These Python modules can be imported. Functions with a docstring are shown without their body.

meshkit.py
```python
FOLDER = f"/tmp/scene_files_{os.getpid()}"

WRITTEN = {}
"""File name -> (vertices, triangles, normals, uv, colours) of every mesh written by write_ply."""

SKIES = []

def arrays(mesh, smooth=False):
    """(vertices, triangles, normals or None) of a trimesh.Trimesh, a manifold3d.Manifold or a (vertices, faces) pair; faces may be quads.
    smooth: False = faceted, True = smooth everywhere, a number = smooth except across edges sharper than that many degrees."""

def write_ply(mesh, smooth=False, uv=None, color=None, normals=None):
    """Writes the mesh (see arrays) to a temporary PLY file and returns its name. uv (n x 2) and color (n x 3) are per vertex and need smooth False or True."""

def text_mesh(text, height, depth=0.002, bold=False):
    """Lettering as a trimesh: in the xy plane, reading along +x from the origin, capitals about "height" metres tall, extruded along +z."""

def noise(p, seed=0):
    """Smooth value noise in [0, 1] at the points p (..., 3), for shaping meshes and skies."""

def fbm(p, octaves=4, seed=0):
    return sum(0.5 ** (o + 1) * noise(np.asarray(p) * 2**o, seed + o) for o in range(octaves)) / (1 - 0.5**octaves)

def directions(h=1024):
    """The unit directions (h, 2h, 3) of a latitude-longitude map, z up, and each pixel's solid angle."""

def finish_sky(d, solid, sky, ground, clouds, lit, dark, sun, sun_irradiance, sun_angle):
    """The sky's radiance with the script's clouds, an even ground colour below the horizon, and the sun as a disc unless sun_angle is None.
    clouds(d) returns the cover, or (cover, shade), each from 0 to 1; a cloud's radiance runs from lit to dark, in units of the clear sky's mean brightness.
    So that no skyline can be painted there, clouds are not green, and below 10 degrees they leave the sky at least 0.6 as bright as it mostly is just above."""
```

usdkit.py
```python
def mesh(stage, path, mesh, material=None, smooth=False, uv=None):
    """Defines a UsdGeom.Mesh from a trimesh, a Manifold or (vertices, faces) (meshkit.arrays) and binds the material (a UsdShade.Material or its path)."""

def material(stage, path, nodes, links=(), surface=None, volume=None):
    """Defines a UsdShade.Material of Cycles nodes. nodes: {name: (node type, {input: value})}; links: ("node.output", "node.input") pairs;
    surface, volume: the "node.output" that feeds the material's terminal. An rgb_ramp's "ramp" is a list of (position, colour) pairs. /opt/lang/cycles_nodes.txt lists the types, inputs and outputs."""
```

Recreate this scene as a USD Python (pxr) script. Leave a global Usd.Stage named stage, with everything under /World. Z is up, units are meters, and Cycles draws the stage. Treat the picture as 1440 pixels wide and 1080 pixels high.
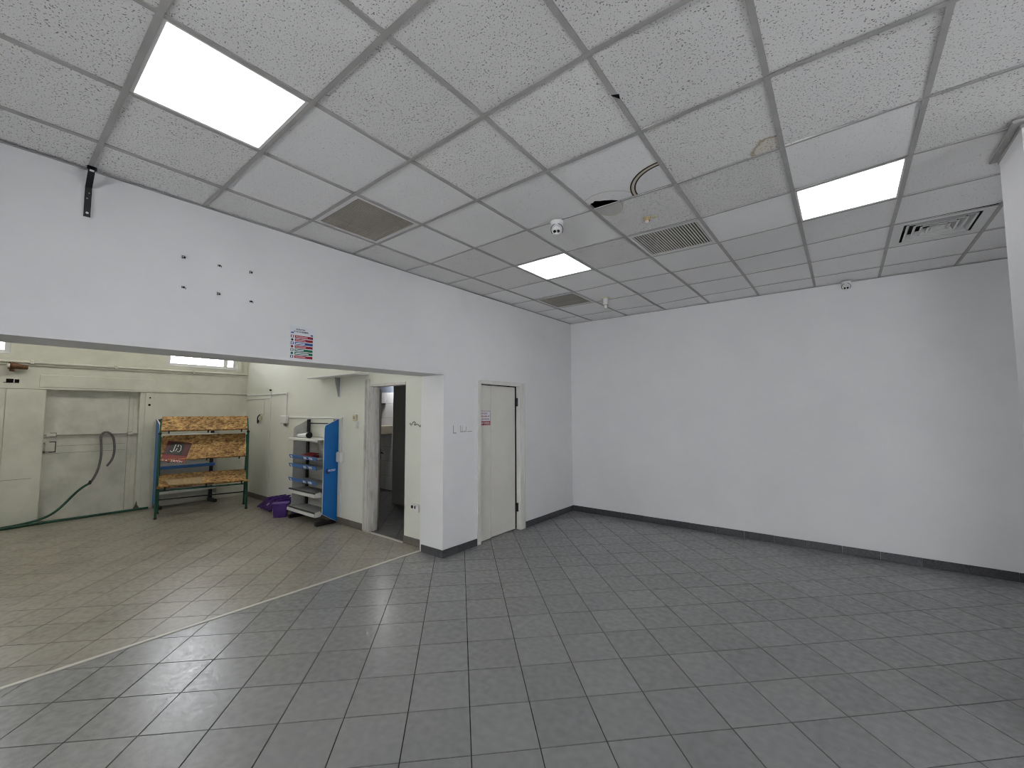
import math, random
import numpy as np
import trimesh
import manifold3d as m3
from shapely.geometry import Polygon, box as sbox
from shapely import affinity
from pxr import Usd, UsdGeom, UsdLux, UsdShade, Gf, Sdf
import usdkit, meshkit

random.seed(7)
stage = Usd.Stage.CreateInMemory()
UsdGeom.SetStageUpAxis(stage, 'Z')
UsdGeom.SetStageMetersPerUnit(stage, 1.0)
UsdGeom.Xform.Define(stage, '/World')

# ------------------------------------------------------------------ camera, sky, exposure
CAM_H = 1.628
RX = np.array([0.78656689, 0.61749586, -0.00337514]); UX = np.array([0.04424811, -0.05090989, 0.99772255]); FX = np.array([-0.61591772, 0.78492486, 0.06736706])
EXPOSURE = 0.0
SKY = 4.0
PANEL = 3.7
cam = UsdGeom.Camera.Define(stage, '/World/camera')
cam.CreateHorizontalApertureAttr(36.0)
cam.CreateFocalLengthAttr(592.757 / 1440 * 36.0)
cam.CreateClippingRangeAttr((0.05, 200.0))
cam.CreateExposureAttr(EXPOSURE)
M = np.eye(4); M[0, :3] = RX; M[1, :3] = UX; M[2, :3] = -FX
u_, _, v_ = np.linalg.svd(M[:3, :3]); M[:3, :3] = u_ @ v_
M[3, :3] = (0, 0, CAM_H)
cam.AddTransformOp().Set(Gf.Matrix4d(M.tolist()))


def lin(r, g, b):
    f = lambda c: c / 255 / 12.92 if c / 255 <= .04045 else ((c / 255 + .055) / 1.055) ** 2.4
    return (f(r), f(g), f(b))


dome = UsdLux.DomeLight.Define(stage, '/World/sky')
dome.CreateIntensityAttr(SKY)
dome.CreateColorAttr(Gf.Vec3f(0.965, 0.955, 1.0))

# ------------------------------------------------------------------ materials
LK = '/World/Looks/'
MATS = {}


def mat(name, color, rough=.6, metal=0., spec=.5, emit=None, strength=0., coat=0.):
    p = {'base_color': color, 'roughness': rough, 'metallic': metal, 'specular_ior_level': spec, 'coat_weight': coat}
    if emit is not None:
        p['emission_color'] = emit; p['emission_strength'] = strength
    MATS[name] = usdkit.material(stage, LK + name, {'p': ('principled_bsdf', p)}, surface='p.BSDF')
    return MATS[name]


def noisy(name, c1, c2, scale=8., detail=4., rough=.6, spec=.5, bump=0., bscale=None, lo=.35, hi=.65, random_tone=0., stretch=(1, 1, 1), rough2=None, metal=0.):
    """Two colours mixed by noise in world space, with a fine bump."""
    n = {'g': ('geometry', {}), 'm': ('mapping', {'scale': stretch}), 'n': ('noise_texture', {'scale': scale, 'detail': detail, 'roughness': .6}),
         'r': ('rgb_ramp', {'ramp': [(lo, c1), (hi, c2)]}), 'p': ('principled_bsdf', {'roughness': rough, 'specular_ior_level': spec, 'metallic': metal})}
    l = [('g.position', 'm.vector'), ('m.vector', 'n.vector'), ('n.fac', 'r.fac')]
    out = 'r.color'
    if random_tone:
        n['o'] = ('object_info', {}); n['mr'] = ('map_range', {'from_min': 0., 'from_max': 1., 'to_min': 1 - random_tone, 'to_max': 1 + random_tone})
        n['hs'] = ('hsv', {'hue': .5, 'saturation': 1., 'fac': 1.})
        l += [('o.random', 'mr.value'), ('mr.result', 'hs.value'), (out, 'hs.color')]
        out = 'hs.color'
    l.append((out, 'p.base_color'))
    if rough2 is not None:
        n['rr'] = ('map_range', {'from_min': lo, 'from_max': hi, 'to_min': rough, 'to_max': rough2})
        l += [('n.fac', 'rr.value'), ('rr.result', 'p.roughness')]
    if bump:
        n['n2'] = ('noise_texture', {'scale': bscale or scale * 6, 'detail': 3.}); n['b'] = ('bump', {'strength': bump, 'distance': .004})
        l += [('g.position', 'n2.vector'), ('n2.fac', 'b.height'), ('b.normal', 'p.normal')]
    MATS[name] = usdkit.material(stage, LK + name, n, l, surface='p.BSDF')
    return MATS[name]


def ceiling_mat(name, base, dark, thr, stain=None):
    """Mineral fibre: pale board with pin holes and short fissures; stain = (x, y, radius) of an old water ring."""
    n = {'g': ('geometry', {}), 'm': ('mapping', {'scale': (1, 1.0, 1)}),
         'n1': ('noise_texture', {'scale': 135., 'detail': 1., 'roughness': .5}), 'n2': ('noise_texture', {'scale': 7., 'detail': 2.}),
         'n3': ('noise_texture', {'scale': 260., 'detail': 1.}),
         'a': ('math', {'math_type': 'multiply_add', 'value2': .05, 'value3': -.0}),
         's': ('math', {'math_type': 'add'}),
         'r': ('rgb_ramp', {'ramp': [(thr, dark), (thr + .035, base)]}),
         'r3': ('rgb_ramp', {'ramp': [(.22, (.72, .72, .72)), (.36, (1, 1, 1))]}),
         'mx': ('mix', {'mix_type': 'multiply', 'fac': 1.}),
         'o': ('object_info', {}), 'mr': ('map_range', {'from_min': 0., 'from_max': 1., 'to_min': .96, 'to_max': 1.03}), 'hs': ('hsv', {'hue': .5, 'saturation': 1., 'fac': 1.}),
         'b': ('bump', {'strength': .35, 'distance': .003}), 'p': ('principled_bsdf', {'roughness': .9, 'specular_ior_level': .2})}
    l = [('g.position', 'm.vector'), ('m.vector', 'n1.vector'), ('g.position', 'n2.vector'), ('g.position', 'n3.vector'), ('n2.fac', 'a.value1'), ('n1.fac', 's.value1'), ('a.value', 's.value2'),
         ('s.value', 'r.fac'), ('n3.fac', 'r3.fac'), ('r.color', 'mx.color1'), ('r3.color', 'mx.color2'), ('o.random', 'mr.value'), ('mr.result', 'hs.value'), ('mx.color', 'hs.color'),
         ('s.value', 'b.height'), ('b.normal', 'p.normal')]
    out = 'hs.color'
    if stain:
        n |= {'cx': ('mapping', {'mapping_type': 'point', 'location': (-stain[0], -stain[1], 0), 'scale': (1, 1, 0)}), 'ns': ('noise_texture', {'scale': 14., 'detail': 3.}),
              'dl': ('vector_math', {'math_type': 'length'}), 'dn': ('math', {'math_type': 'multiply_add', 'value2': .10}), 'rs': ('rgb_ramp', {'ramp': [(0., (.93, .9, .84)), (stain[2] - .02, (.9, .86, .78)), (stain[2], (.55, .47, .34)), (stain[2] + .012, (.85, .8, .7)), (stain[2] + .02, (1, 1, 1))]}),
              'ms': ('mix', {'mix_type': 'multiply', 'fac': 1.})}
        l += [('g.position', 'cx.vector'), ('cx.vector', 'dl.vector1'), ('g.position', 'ns.vector'), ('ns.fac', 'dn.value1'), ('dl.value', 'dn.value3'), ('dn.value', 'rs.fac'), (out, 'ms.color1'), ('rs.color', 'ms.color2')]
        out = 'ms.color'
    l.append((out, 'p.base_color'))
    MATS[name] = usdkit.material(stage, LK + name, n, l, surface='p.BSDF')


def tile_mat(name, c1, c2, dirt, rough, dirtfac=.5, rmax=None):
    """Glazed stoneware: fine speckle, cloudy wear, tone varied per tile."""
    n = {'g': ('geometry', {}), 'n1': ('noise_texture', {'scale': 260., 'detail': 2.}), 'n2': ('noise_texture', {'scale': 2.2, 'detail': 2., 'roughness': .5}), 'n3': ('noise_texture', {'scale': 22., 'detail': 3.}),
         'r1': ('rgb_ramp', {'ramp': [(.36, c1), (.64, c2)]}), 'r2': ('rgb_ramp', {'ramp': [(.42, (0, 0, 0)), (.70, (1, 1, 1))]}),
         'ml': ('math', {'math_type': 'multiply', 'value2': dirtfac}), 'mx': ('mix', {'color2': dirt}),
         'o': ('object_info', {}), 'mr': ('map_range', {'from_min': 0., 'from_max': 1., 'to_min': .94, 'to_max': 1.06}), 'hs': ('hsv', {'hue': .5, 'saturation': 1., 'fac': 1.}),
         'rr': ('map_range', {'from_min': .3, 'from_max': .7, 'to_min': rough, 'to_max': rmax or rough + .12}),
         'b': ('bump', {'strength': .12, 'distance': .002}), 'p': ('principled_bsdf', {'specular_ior_level': .5})}
    l = [('g.position', 'n1.vector'), ('g.position', 'n2.vector'), ('g.position', 'n3.vector'), ('n1.fac', 'r1.fac'), ('n2.fac', 'r2.fac'), ('r2.color', 'ml.value1'), ('ml.value', 'mx.fac'), ('r1.color', 'mx.color1'),
         ('o.random', 'mr.value'), ('mr.result', 'hs.value'), ('mx.color', 'hs.color'), ('hs.color', 'p.base_color'), ('n3.fac', 'rr.value'), ('rr.result', 'p.roughness'), ('n1.fac', 'b.height'), ('b.normal', 'p.normal')]
    MATS[name] = usdkit.material(stage, LK + name, n, l, surface='p.BSDF')


noisy('wall_paint', (.81, .81, .815), (.85, .845, .845), scale=1.6, rough=.75, spec=.25, bump=.12, bscale=60)
noisy('annex_paint', (.75, .755, .68), (.79, .795, .72), scale=1.4, rough=.75, spec=.25, bump=.12, bscale=50)
noisy('far_paint', (.62, .615, .53), (.74, .735, .645), scale=2.6, detail=6, rough=.7, spec=.3, bump=.15, bscale=40, lo=.3, hi=.6)
noisy('metal_door_paint', (.51, .505, .445), (.68, .67, .60), scale=3.5, detail=6, rough=.55, spec=.4, bump=.1, bscale=40, lo=.3, hi=.62)
noisy('door_paint', (.72, .70, .64), (.76, .74, .68), scale=3., rough=.45, spec=.45)
noisy('casing_paint', (.72, .71, .67), (.78, .77, .73), scale=5., rough=.4, spec=.45)
noisy('worn_casing', (.42, .39, .36), (.66, .64, .61), scale=9., detail=6, rough=.5, lo=.25, hi=.5, stretch=(1, 1, .35))
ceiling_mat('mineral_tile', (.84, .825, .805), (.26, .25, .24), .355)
ceiling_mat('mineral_tile_smooth_bright', (.91, .90, .89), (.50, .45, .44), .30)  # smoother tile, its colour made paler to brighten the far ceiling
ceiling_mat('mineral_tile_stained', (.84, .825, .805), (.26, .25, .24), .355, stain=(-.245, 2.73, .15))
noisy('grid_paint', (.40, .388, .372), (.46, .446, .43), scale=9., rough=.55, spec=.35)
tile_mat('floor_tile', (.195, .194, .197), (.285, .284, .288), (.26, .258, .255), .22)
tile_mat('annex_tile', (.285, .262, .215), (.35, .325, .275), (.22, .20, .16), .26)
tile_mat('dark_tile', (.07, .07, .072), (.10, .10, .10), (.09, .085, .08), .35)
noisy('baseboard_tile', (.045, .046, .052), (.085, .086, .092), scale=60., rough=.4, random_tone=.15)
noisy('brown_baseboard', (.145, .13, .115), (.20, .18, .16), scale=50., rough=.4, random_tone=.1)
noisy('grout', (.022, .021, .020), (.04, .038, .036), scale=30., rough=.85, spec=.2)
noisy('annex_grout', (.11, .10, .085), (.16, .15, .13), scale=30., rough=.85, spec=.2)
noisy('concrete', (.16, .16, .155), (.24, .235, .23), scale=4., rough=.9)
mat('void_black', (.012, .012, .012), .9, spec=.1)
mat('light_diffuser', (.9, .9, .9), .4, emit=(.985, .98, 1.0), strength=PANEL)
mat('unseen_globe_glow', (.9, .9, .85), .4, emit=(1.0, .98, .95), strength=60.)  # glow of the unseen lamp behind the partition
mat('unseen_tube_glow', (.9, .9, .85), .4, emit=(1.0, .975, .87), strength=42.)  # glow of the unseen annex lamps
mat('white_plastic', (.78, .78, .77), .35)
mat('white_metal', (.74, .74, .72), .35)
mat('yellowed_plastic', (.68, .62, .42), .3)
mat('amber', (.45, .35, .18), .25)
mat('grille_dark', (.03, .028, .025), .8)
mat('grille_slat', (.66, .63, .58), .5)
mat('grille_slat_dusty', (.42, .385, .33), .6)
mat('black_metal', (.012, .012, .013), .4)
mat('black_plastic', (.01, .01, .01), .35)
mat('lens_black', (.004, .004, .004), .12)
mat('steel', (.45, .45, .44), .35, metal=.9)
mat('screw_grey', (.10, .10, .10), .5)
mat('paper', (.80, .81, .86), .6)
mat('ink_black', (.03, .03, .05), .7)
mat('ink_red', lin(150, 25, 40), .6)
mat('ink_blue', lin(50, 85, 155), .6)
mat('ink_green', lin(20, 110, 75), .6)
mat('ink_pink', lin(225, 170, 175), .6)
mat('pencil', (.16, .15, .15), .7)
mat('strip_metal', (.62, .60, .55), .4)
mat('seam_dark', (.10, .095, .085), .8)
mat('dirt_line', (.32, .31, .26), .8)
mat('green_steel', lin(16, 78, 62), .4)
mat('blue_panel', lin(6, 108, 186), .3)
mat('blue_rail', lin(70, 118, 190), .35)
mat('label_white', (.80, .82, .85), .4)
mat('navy', lin(8, 25, 85), .5)
mat('cloudy_white', (.78, .80, .90), .5)
mat('shelf_grey', (.34, .35, .36), .4)
noisy('side_sheet', (.50, .49, .46), (.58, .57, .54), scale=6., rough=.5)
mat('rubber', (.015, .015, .016), .6)
noisy('purple_plastic', lin(70, 40, 118), lin(98, 60, 158), scale=6., rough=.4)
noisy('green_hose', lin(12, 62, 48), lin(22, 84, 66), scale=20., rough=.4)
noisy('grey_hose', (.10, .095, .10), (.16, .15, .16), scale=20., rough=.5)
noisy('bronze', (.13, .06, .03), (.24, .12, .07), scale=30., rough=.3, metal=.6)
mat('lamp_glint', (.85, .75, .68), .2)  # pale bulb colour with a glint painted in
noisy('cardboard', (.36, .25, .13), (.45, .33, .19), scale=12., rough=.8, stretch=(1, 4, 1))
mat('sign_red', lin(128, 38, 34), .5)
mat('sign_maroon', lin(78, 22, 30), .5)
mat('sign_black', (.012, .011, .012), .5)
mat('sign_ink', (.72, .72, .72), .5)
mat('red_box', lin(140, 30, 34), .4)
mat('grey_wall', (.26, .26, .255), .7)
mat('leaf_brown', (.30, .27, .24), .5)
noisy('ceramic', (.68, .69, .72), (.74, .75, .78), scale=4., rough=.2, random_tone=.05)
mat('ceramic_grout', (.22, .25, .32), .7)
mat('beige_board', (.60, .54, .42), .6)
mat('patch_grey', (.56, .54, .52), .9)
mat('cut_brown', (.06, .045, .03), .9)
mat('cut_pale', (.60, .55, .46), .9)
mat('beam_under', (.50, .49, .475), .8)
# OSB: strands at two scales and directions
n = {'g': ('geometry', {}), 'm1': ('mapping', {'scale': (1, 1, 1.5)}), 'm2': ('mapping', {'scale': (1.7, 1, 1), 'rotation': (.3, .6, .4)}),
     'v1': ('voronoi_texture', {'scale': 34., 'randomness': 1.}), 'v2': ('voronoi_texture', {'scale': 26., 'randomness': 1.}), 'n1': ('noise_texture', {'scale': 5., 'detail': 4.}),
     'mx': ('mix', {'fac': .5}), 'bw': ('rgb_to_bw', {}), 'r': ('rgb_ramp', {'ramp': [(.2, lin(110, 78, 42)), (.45, lin(176, 134, 80)), (.62, lin(204, 162, 104)), (.8, lin(222, 188, 130))]}),
     'r2': ('rgb_ramp', {'ramp': [(.35, (.62, .58, .52)), (.6, (1, 1, 1))]}), 'mm': ('mix', {'mix_type': 'multiply', 'fac': 1.}), 'p': ('principled_bsdf', {'roughness': .65})}
l = [('g.position', 'm1.vector'), ('g.position', 'm2.vector'), ('m1.vector', 'v1.vector'), ('m2.vector', 'v2.vector'), ('g.position', 'n1.vector'), ('v1.color', 'mx.color1'), ('v2.color', 'mx.color2'), ('mx.color', 'bw.color'),
     ('bw.val', 'r.fac'), ('n1.fac', 'r2.fac'), ('r.color', 'mm.color1'), ('r2.color', 'mm.color2'), ('mm.color', 'p.base_color')]
MATS['osb'] = usdkit.material(stage, LK + 'osb', n, l, surface='p.BSDF')
# window pane: clear with a fresnel reflection
MATS['pane'] = usdkit.material(stage, LK + 'pane', {'t': ('transparent_bsdf', {'color': (.95, .97, .97)}), 'q': ('glossy_bsdf', {'color': (1, 1, 1), 'roughness': .02}), 'f': ('fresnel', {'IOR': 1.45}), 'x': ('mix_closure', {})},
                               [('f.fac', 'x.fac'), ('t.BSDF', 'x.closure1'), ('q.BSDF', 'x.closure2')], surface='x.closure')

# ------------------------------------------------------------------ helpers
COUNT = {}


def path_for(parent, name):
    k = (parent, name); c = COUNT.get(k, 0); COUNT[k] = c + 1
    return f'{parent}/{name}' + (f'_{c:03d}' if c else '')


def tag(prim, label=None, cat=None, group=None, kind=None):
    p = prim.GetPrim() if hasattr(prim, 'GetPrim') else prim
    for k, v in (('label', label), ('category', cat), ('group', group), ('kind', kind)):
        if v: p.SetCustomDataByKey(k, v)
    return p


def thing(name, label, cat, group=None, kind=None, loc=(0, 0, 0), rz=0.):
    x = UsdGeom.Xform.Define(stage, path_for('/World', name))
    x.AddTranslateOp().Set(Gf.Vec3d(*map(float, loc)))
    if rz: x.AddRotateZOp().Set(float(rz))
    tag(x, label, cat, group, kind)
    return str(x.GetPath())


def part(parent, name, mesh, m, smooth=False, label=None, kind=None):
    p = path_for(parent, name)
    prim = usdkit.mesh(stage, p, mesh, MATS[m], smooth=smooth)
    tag(prim, label, None, None, kind)
    return p


def single(name, mesh, m, label, cat, group=None, kind=None, smooth=False):
    p = path_for('/World', name)
    tag(usdkit.mesh(stage, p, mesh, MATS[m], smooth=smooth), label, cat, group, kind)
    return p


cat_ = trimesh.util.concatenate


def bx(x0, x1, y0, y1, z0, z1):
    b = trimesh.creation.box((abs(x1 - x0), abs(y1 - y0), abs(z1 - z0)))
    b.apply_translation(((x0 + x1) / 2, (y0 + y1) / 2, (z0 + z1) / 2))
    return b


def rbx(x0, x1, y0, y1, z0, z1, r=.004):
    """Box with chamfered edges."""
    lo = np.array([min(x0, x1), min(y0, y1), min(z0, z1)]); hi = np.array([max(x0, x1), max(y0, y1), max(z0, z1)])
    r = min(r, *(.45 * (hi - lo)))
    P = []
    for sx in (0, 1):
        for sy in (0, 1):
            for sz in (0, 1):
                c = np.where([sx, sy, sz], hi, lo); s = np.where([sx, sy, sz], -1, 1) * r
                for k in range(3):
                    q = c + s; q[k] = c[k]; P.append(q)
    return trimesh.convex.convex_hull(np.array(P))


def prism(pts, axis, a, b, holes=()):
    """Polygon extruded along an axis; 'x': pts are (y, z), 'y': (x, z), 'z': (x, y)."""
    poly = pts if isinstance(pts, Polygon) else Polygon(pts, holes)
    m = trimesh.creation.extrude_polygon(poly, b - a, engine='earcut')
    v = np.array(m.vertices); w = np.empty_like(v)
    if axis == 'x': w[:, 0] = v[:, 2] + a; w[:, 1] = v[:, 0]; w[:, 2] = v[:, 1]; flip = False
    elif axis == 'y': w[:, 0] = v[:, 0]; w[:, 1] = v[:, 2] + a; w[:, 2] = v[:, 1]; flip = True
    else: w = v.copy(); w[:, 2] += a; flip = False
    f = np.array(m.faces)
    return trimesh.Trimesh(w, f[:, ::-1] if flip else f, process=False)


def cyl(p0, p1, r0, r1=None, n=16):
    p0, p1 = np.array(p0, float), np.array(p1, float); r1 = r0 if r1 is None else r1
    d = p1 - p0; d /= np.linalg.norm(d)
    a = np.cross(d, [0, 0, 1.] if abs(d[2]) < .9 else [1., 0, 0]); a /= np.linalg.norm(a); b = np.cross(d, a)
    t = np.arange(n) * 2 * math.pi / n; ring = np.cos(t)[:, None] * a + np.sin(t)[:, None] * b
    v = np.vstack([p0 + r0 * ring, p1 + r1 * ring, p0[None], p1[None]])
    f = []
    for i in range(n):
        j = (i + 1) % n
        f += [(i, j, n + j), (i, n + j, n + i), (2 * n, j, i), (2 * n + 1, n + i, n + j)]
    return trimesh.Trimesh(v, f, process=False)


def tube(pts, r, n=10, dense=True):
    p = np.array(pts, float)
    if dense and len(p) > 2:
        from scipy.interpolate import CubicSpline
        s = np.r_[0, np.cumsum(np.linalg.norm(np.diff(p, axis=0), axis=1))]
        q = np.linspace(0, s[-1], max(12, int(s[-1] / .03)))
        p = CubicSpline(s, p)(q)
    t = np.gradient(p, axis=0); t /= np.linalg.norm(t, axis=1, keepdims=True)
    a = np.zeros_like(p); ref = np.array([0, 0, 1.]) if abs(t[0][2]) < .9 else np.array([1., 0, 0])
    for i in range(len(p)):
        ref = ref - t[i] * (ref @ t[i]); ref /= np.linalg.norm(ref); a[i] = ref
    b = np.cross(t, a); ang = np.arange(n) * 2 * math.pi / n
    v = (p[:, None] + r * (np.cos(ang)[None, :, None] * a[:, None] + np.sin(ang)[None, :, None] * b[:, None])).reshape(-1, 3)
    f = []
    for i in range(len(p) - 1):
        for k in range(n):
            k2 = (k + 1) % n
            f += [(i * n + k, i * n + k2, (i + 1) * n + k2), (i * n + k, (i + 1) * n + k2, (i + 1) * n + k)]
    c0, c1 = len(v), len(v) + 1
    v = np.vstack([v, p[:1], p[-1:]]); e = (len(p) - 1) * n
    for k in range(n):
        k2 = (k + 1) % n
        f += [(c0, k2, k), (c1, e + k, e + k2)]
    return trimesh.Trimesh(v, f, process=False)


def ball(c, r, sub=2, s=(1, 1, 1)):
    m = trimesh.creation.icosphere(sub, r); m.apply_scale(s); m.apply_translation(c); return m


def place(mesh, origin, ex, ey, ez):
    """Local mesh into the frame with the given axes."""
    m = mesh.copy(); T = np.eye(4); T[:3, 0] = ex; T[:3, 1] = ey; T[:3, 2] = ez; T[:3, 3] = origin
    m.apply_transform(T); return m


def text_at(text, height, origin, ex, ey, width=None, depth=.001, bold=False):
    m = meshkit.text_mesh(text, height, depth, bold)
    if width:
        w = m.bounds[1][0] - m.bounds[0][0]; S = np.eye(4); S[0, 0] = width / w; m.apply_translation((-m.bounds[0][0], 0, 0)); m.apply_transform(S)
    ex, ey = np.array(ex, float), np.array(ey, float)
    return place(m, origin, ex, ey, np.cross(ex, ey))


def project(P):
    P = np.atleast_2d(P) - [0, 0, CAM_H]; z = P @ FX; zz = np.where(z > .05, z, .05)
    return np.c_[720 + 592.757 * (P @ RX) / zz, 540 - 592.757 * (P @ UX) / zz], z


# ------------------------------------------------------------------ room constants
XL, YB, ZC = -3.613, 6.237, 3.133          # left wall face, back wall face, ceiling
XR, YF = 3.35, -3.3                         # right and front walls, outside the frame
XBEAM = -4.005                              # rear face of the beam wall
ZB = 2.066                                  # beam underside
XF, YS, YE = -9.55, 3.42, -3.3              # annex: far wall, side wall, end wall
ZA = 4.3                                    # annex ceiling
YP = 3.33                                   # end face of the pillar

# ---- floors: tiles laid diagonally
def lay_tiles(owner, region, origin, pitch, ang, mname, gname, z_top=0.0, gap=.0055, thick=.009, name='tile'):
    th = math.radians(ang); e1 = np.array([-math.sin(th), math.cos(th)]); e2 = np.array([math.cos(th), math.sin(th)])
    part(owner, 'grout_bed', prism(region, 'z', z_top - .06, z_top - .0035), gname)
    minx, miny, maxx, maxy = region.bounds; o = np.array(origin)
    got = []
    cs = [(np.array(c) - o) for c in ((minx, miny), (minx, maxy), (maxx, miny), (maxx, maxy))]
    i0, i1 = int(min(c @ e1 for c in cs) // pitch) - 1, int(max(c @ e1 for c in cs) // pitch) + 2
    j0, j1 = int(min(c @ e2 for c in cs) // pitch) - 1, int(max(c @ e2 for c in cs) // pitch) + 2
    rnd = random.Random(3)
    for i in range(i0, i1):
        for j in range(j0, j1):
            a = o + e1 * (i * pitch + gap / 2) + e2 * (j * pitch + gap / 2); s = pitch - gap
            q = np.array([a, a + e2 * s, a + (e1 + e2) * s, a + e1 * s]); pl = Polygon(q)
            if not pl.intersects(region): continue
            dz = rnd.uniform(-.0004, .0004)
            if region.contains(pl):
                c = q.mean(0); inn = c + (q - c) * (1 - .0024 / s)
                v = np.vstack([np.c_[q, np.full(4, z_top - thick)], np.c_[q, np.full(4, z_top - .0009 + dz)], np.c_[inn, np.full(4, z_top + dz)]])
                f = []
                for k in range(4):
                    k2 = (k + 1) % 4
                    for b0 in (0, 4): f += [(b0 + k, b0 + k2, b0 + 4 + k2), (b0 + k, b0 + 4 + k2, b0 + 4 + k)]
                f += [(8, 9, 10), (8, 10, 11)]
                m = trimesh.Trimesh(v, f, process=False); c = q.mean(0)
            else:
                pc = pl.intersection(region)
                if pc.is_empty or pc.area < 4e-4 or pc.geom_type != 'Polygon': continue
                m = prism(pc, 'z', z_top - thick, z_top + dz); c = np.array(pc.centroid.coords[0])
            px, dep = project(np.array([[c[0], c[1], z_top]]))
            vis = dep[0] > .3 and -60 < px[0, 0] < 1500 and -60 < px[0, 1] < 1150
            got.append((0 if vis else 1, float(np.hypot(*c)), m))
    got.sort(key=lambda t: (t[0], t[1]))
    for t in got[:300]: part(owner, name, t[2], mname)
    if len(got) > 300: part(owner, 'distant_' + name, cat_([t[2] for t in got[300:]]), mname, kind='stuff')


fl = thing('floor', 'dark grey stoneware tiles laid diagonally across the white front room', 'floor', kind='structure')
main_region = Polygon([(XBEAM, YF), (XR, YF), (XR, YB), (XL, YB), (XL, 4.885), (XL - .16, 4.885), (XL - .16, 3.9), (XL, 3.9), (XL, YP), (XBEAM, YP)])
lay_tiles(fl, main_region, (-1.467, 1.5464), .3348, 45.17, 'floor_tile', 'grout')
fl2 = thing('floor', 'dirty beige tiles of the annex beyond the white threshold strip', 'floor', kind='structure')
th = math.radians(45.17); e1 = np.array([-math.sin(th), math.cos(th)]); e2 = np.array([math.cos(th), math.sin(th)])
oa = np.array([-1.467, 1.5464]) + e1 * 1.967 + e2 * -2.362
lay_tiles(fl2, Polygon([(XF - .2, YE), (XBEAM - .001, YE), (XBEAM - .001, YS + .02), (XF - .2, YS + .02)]), oa, .2965, 45.17, 'annex_tile', 'annex_grout', gap=.004)
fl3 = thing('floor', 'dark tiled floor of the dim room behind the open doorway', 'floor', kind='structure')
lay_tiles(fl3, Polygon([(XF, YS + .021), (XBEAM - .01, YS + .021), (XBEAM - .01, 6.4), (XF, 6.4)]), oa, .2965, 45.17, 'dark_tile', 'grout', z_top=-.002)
single('trim_1', rbx(XBEAM - .022, XBEAM + .012, YE, YP, -.002, .006, .003), 'strip_metal', 'pale threshold strip between grey and beige floor tiles', 'threshold', kind='structure')
single('trim_2', rbx(-5.30, -4.43, YS - .02, YS + .02, -.002, .008, .003), 'strip_metal', 'pale metal sill strip across the open doorway', 'threshold', kind='structure')

# ---- walls
wl = thing('wall_left', 'white wall with deep beam over the wide annex opening', 'wall', kind='structure')
part(wl, 'wall_body', prism([(YF - .2, ZB), (YP, ZB), (YP, -.05), (3.90, -.05), (3.90, 2.035), (4.885, 2.035), (4.885, -.05), (YB + .2, -.05), (YB + .2, ZA + .1), (YF - .2, ZA + .1)], 'x', XBEAM, XL), 'wall_paint')
part(wl, 'wall_pier', bx(XBEAM, XL, YF - .2, -2.4, -.05, ZB), 'wall_paint')
bk = thing('wall_back', 'large blank white wall with dark tile skirting', 'wall', kind='structure')
part(bk, 'wall_body', bx(XBEAM - .1, XR + .2, YB, YB + .2, -.05, ZC + .5), 'wall_paint')
wf = thing('wall_front', 'unseen wall behind the viewpoint with an opening placed to let daylight in', 'wall', kind='structure')
part(wf, 'wall_body', prism([(XBEAM, -.05), (XR + .2, -.05), (XR + .2, ZC + .5), (XBEAM, ZC + .5)], 'y', YF - .2, YF, holes=[[(-1.7, .8), (1.6, .8), (1.6, 2.4), (-1.7, 2.4)]]), 'wall_paint')
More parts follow.
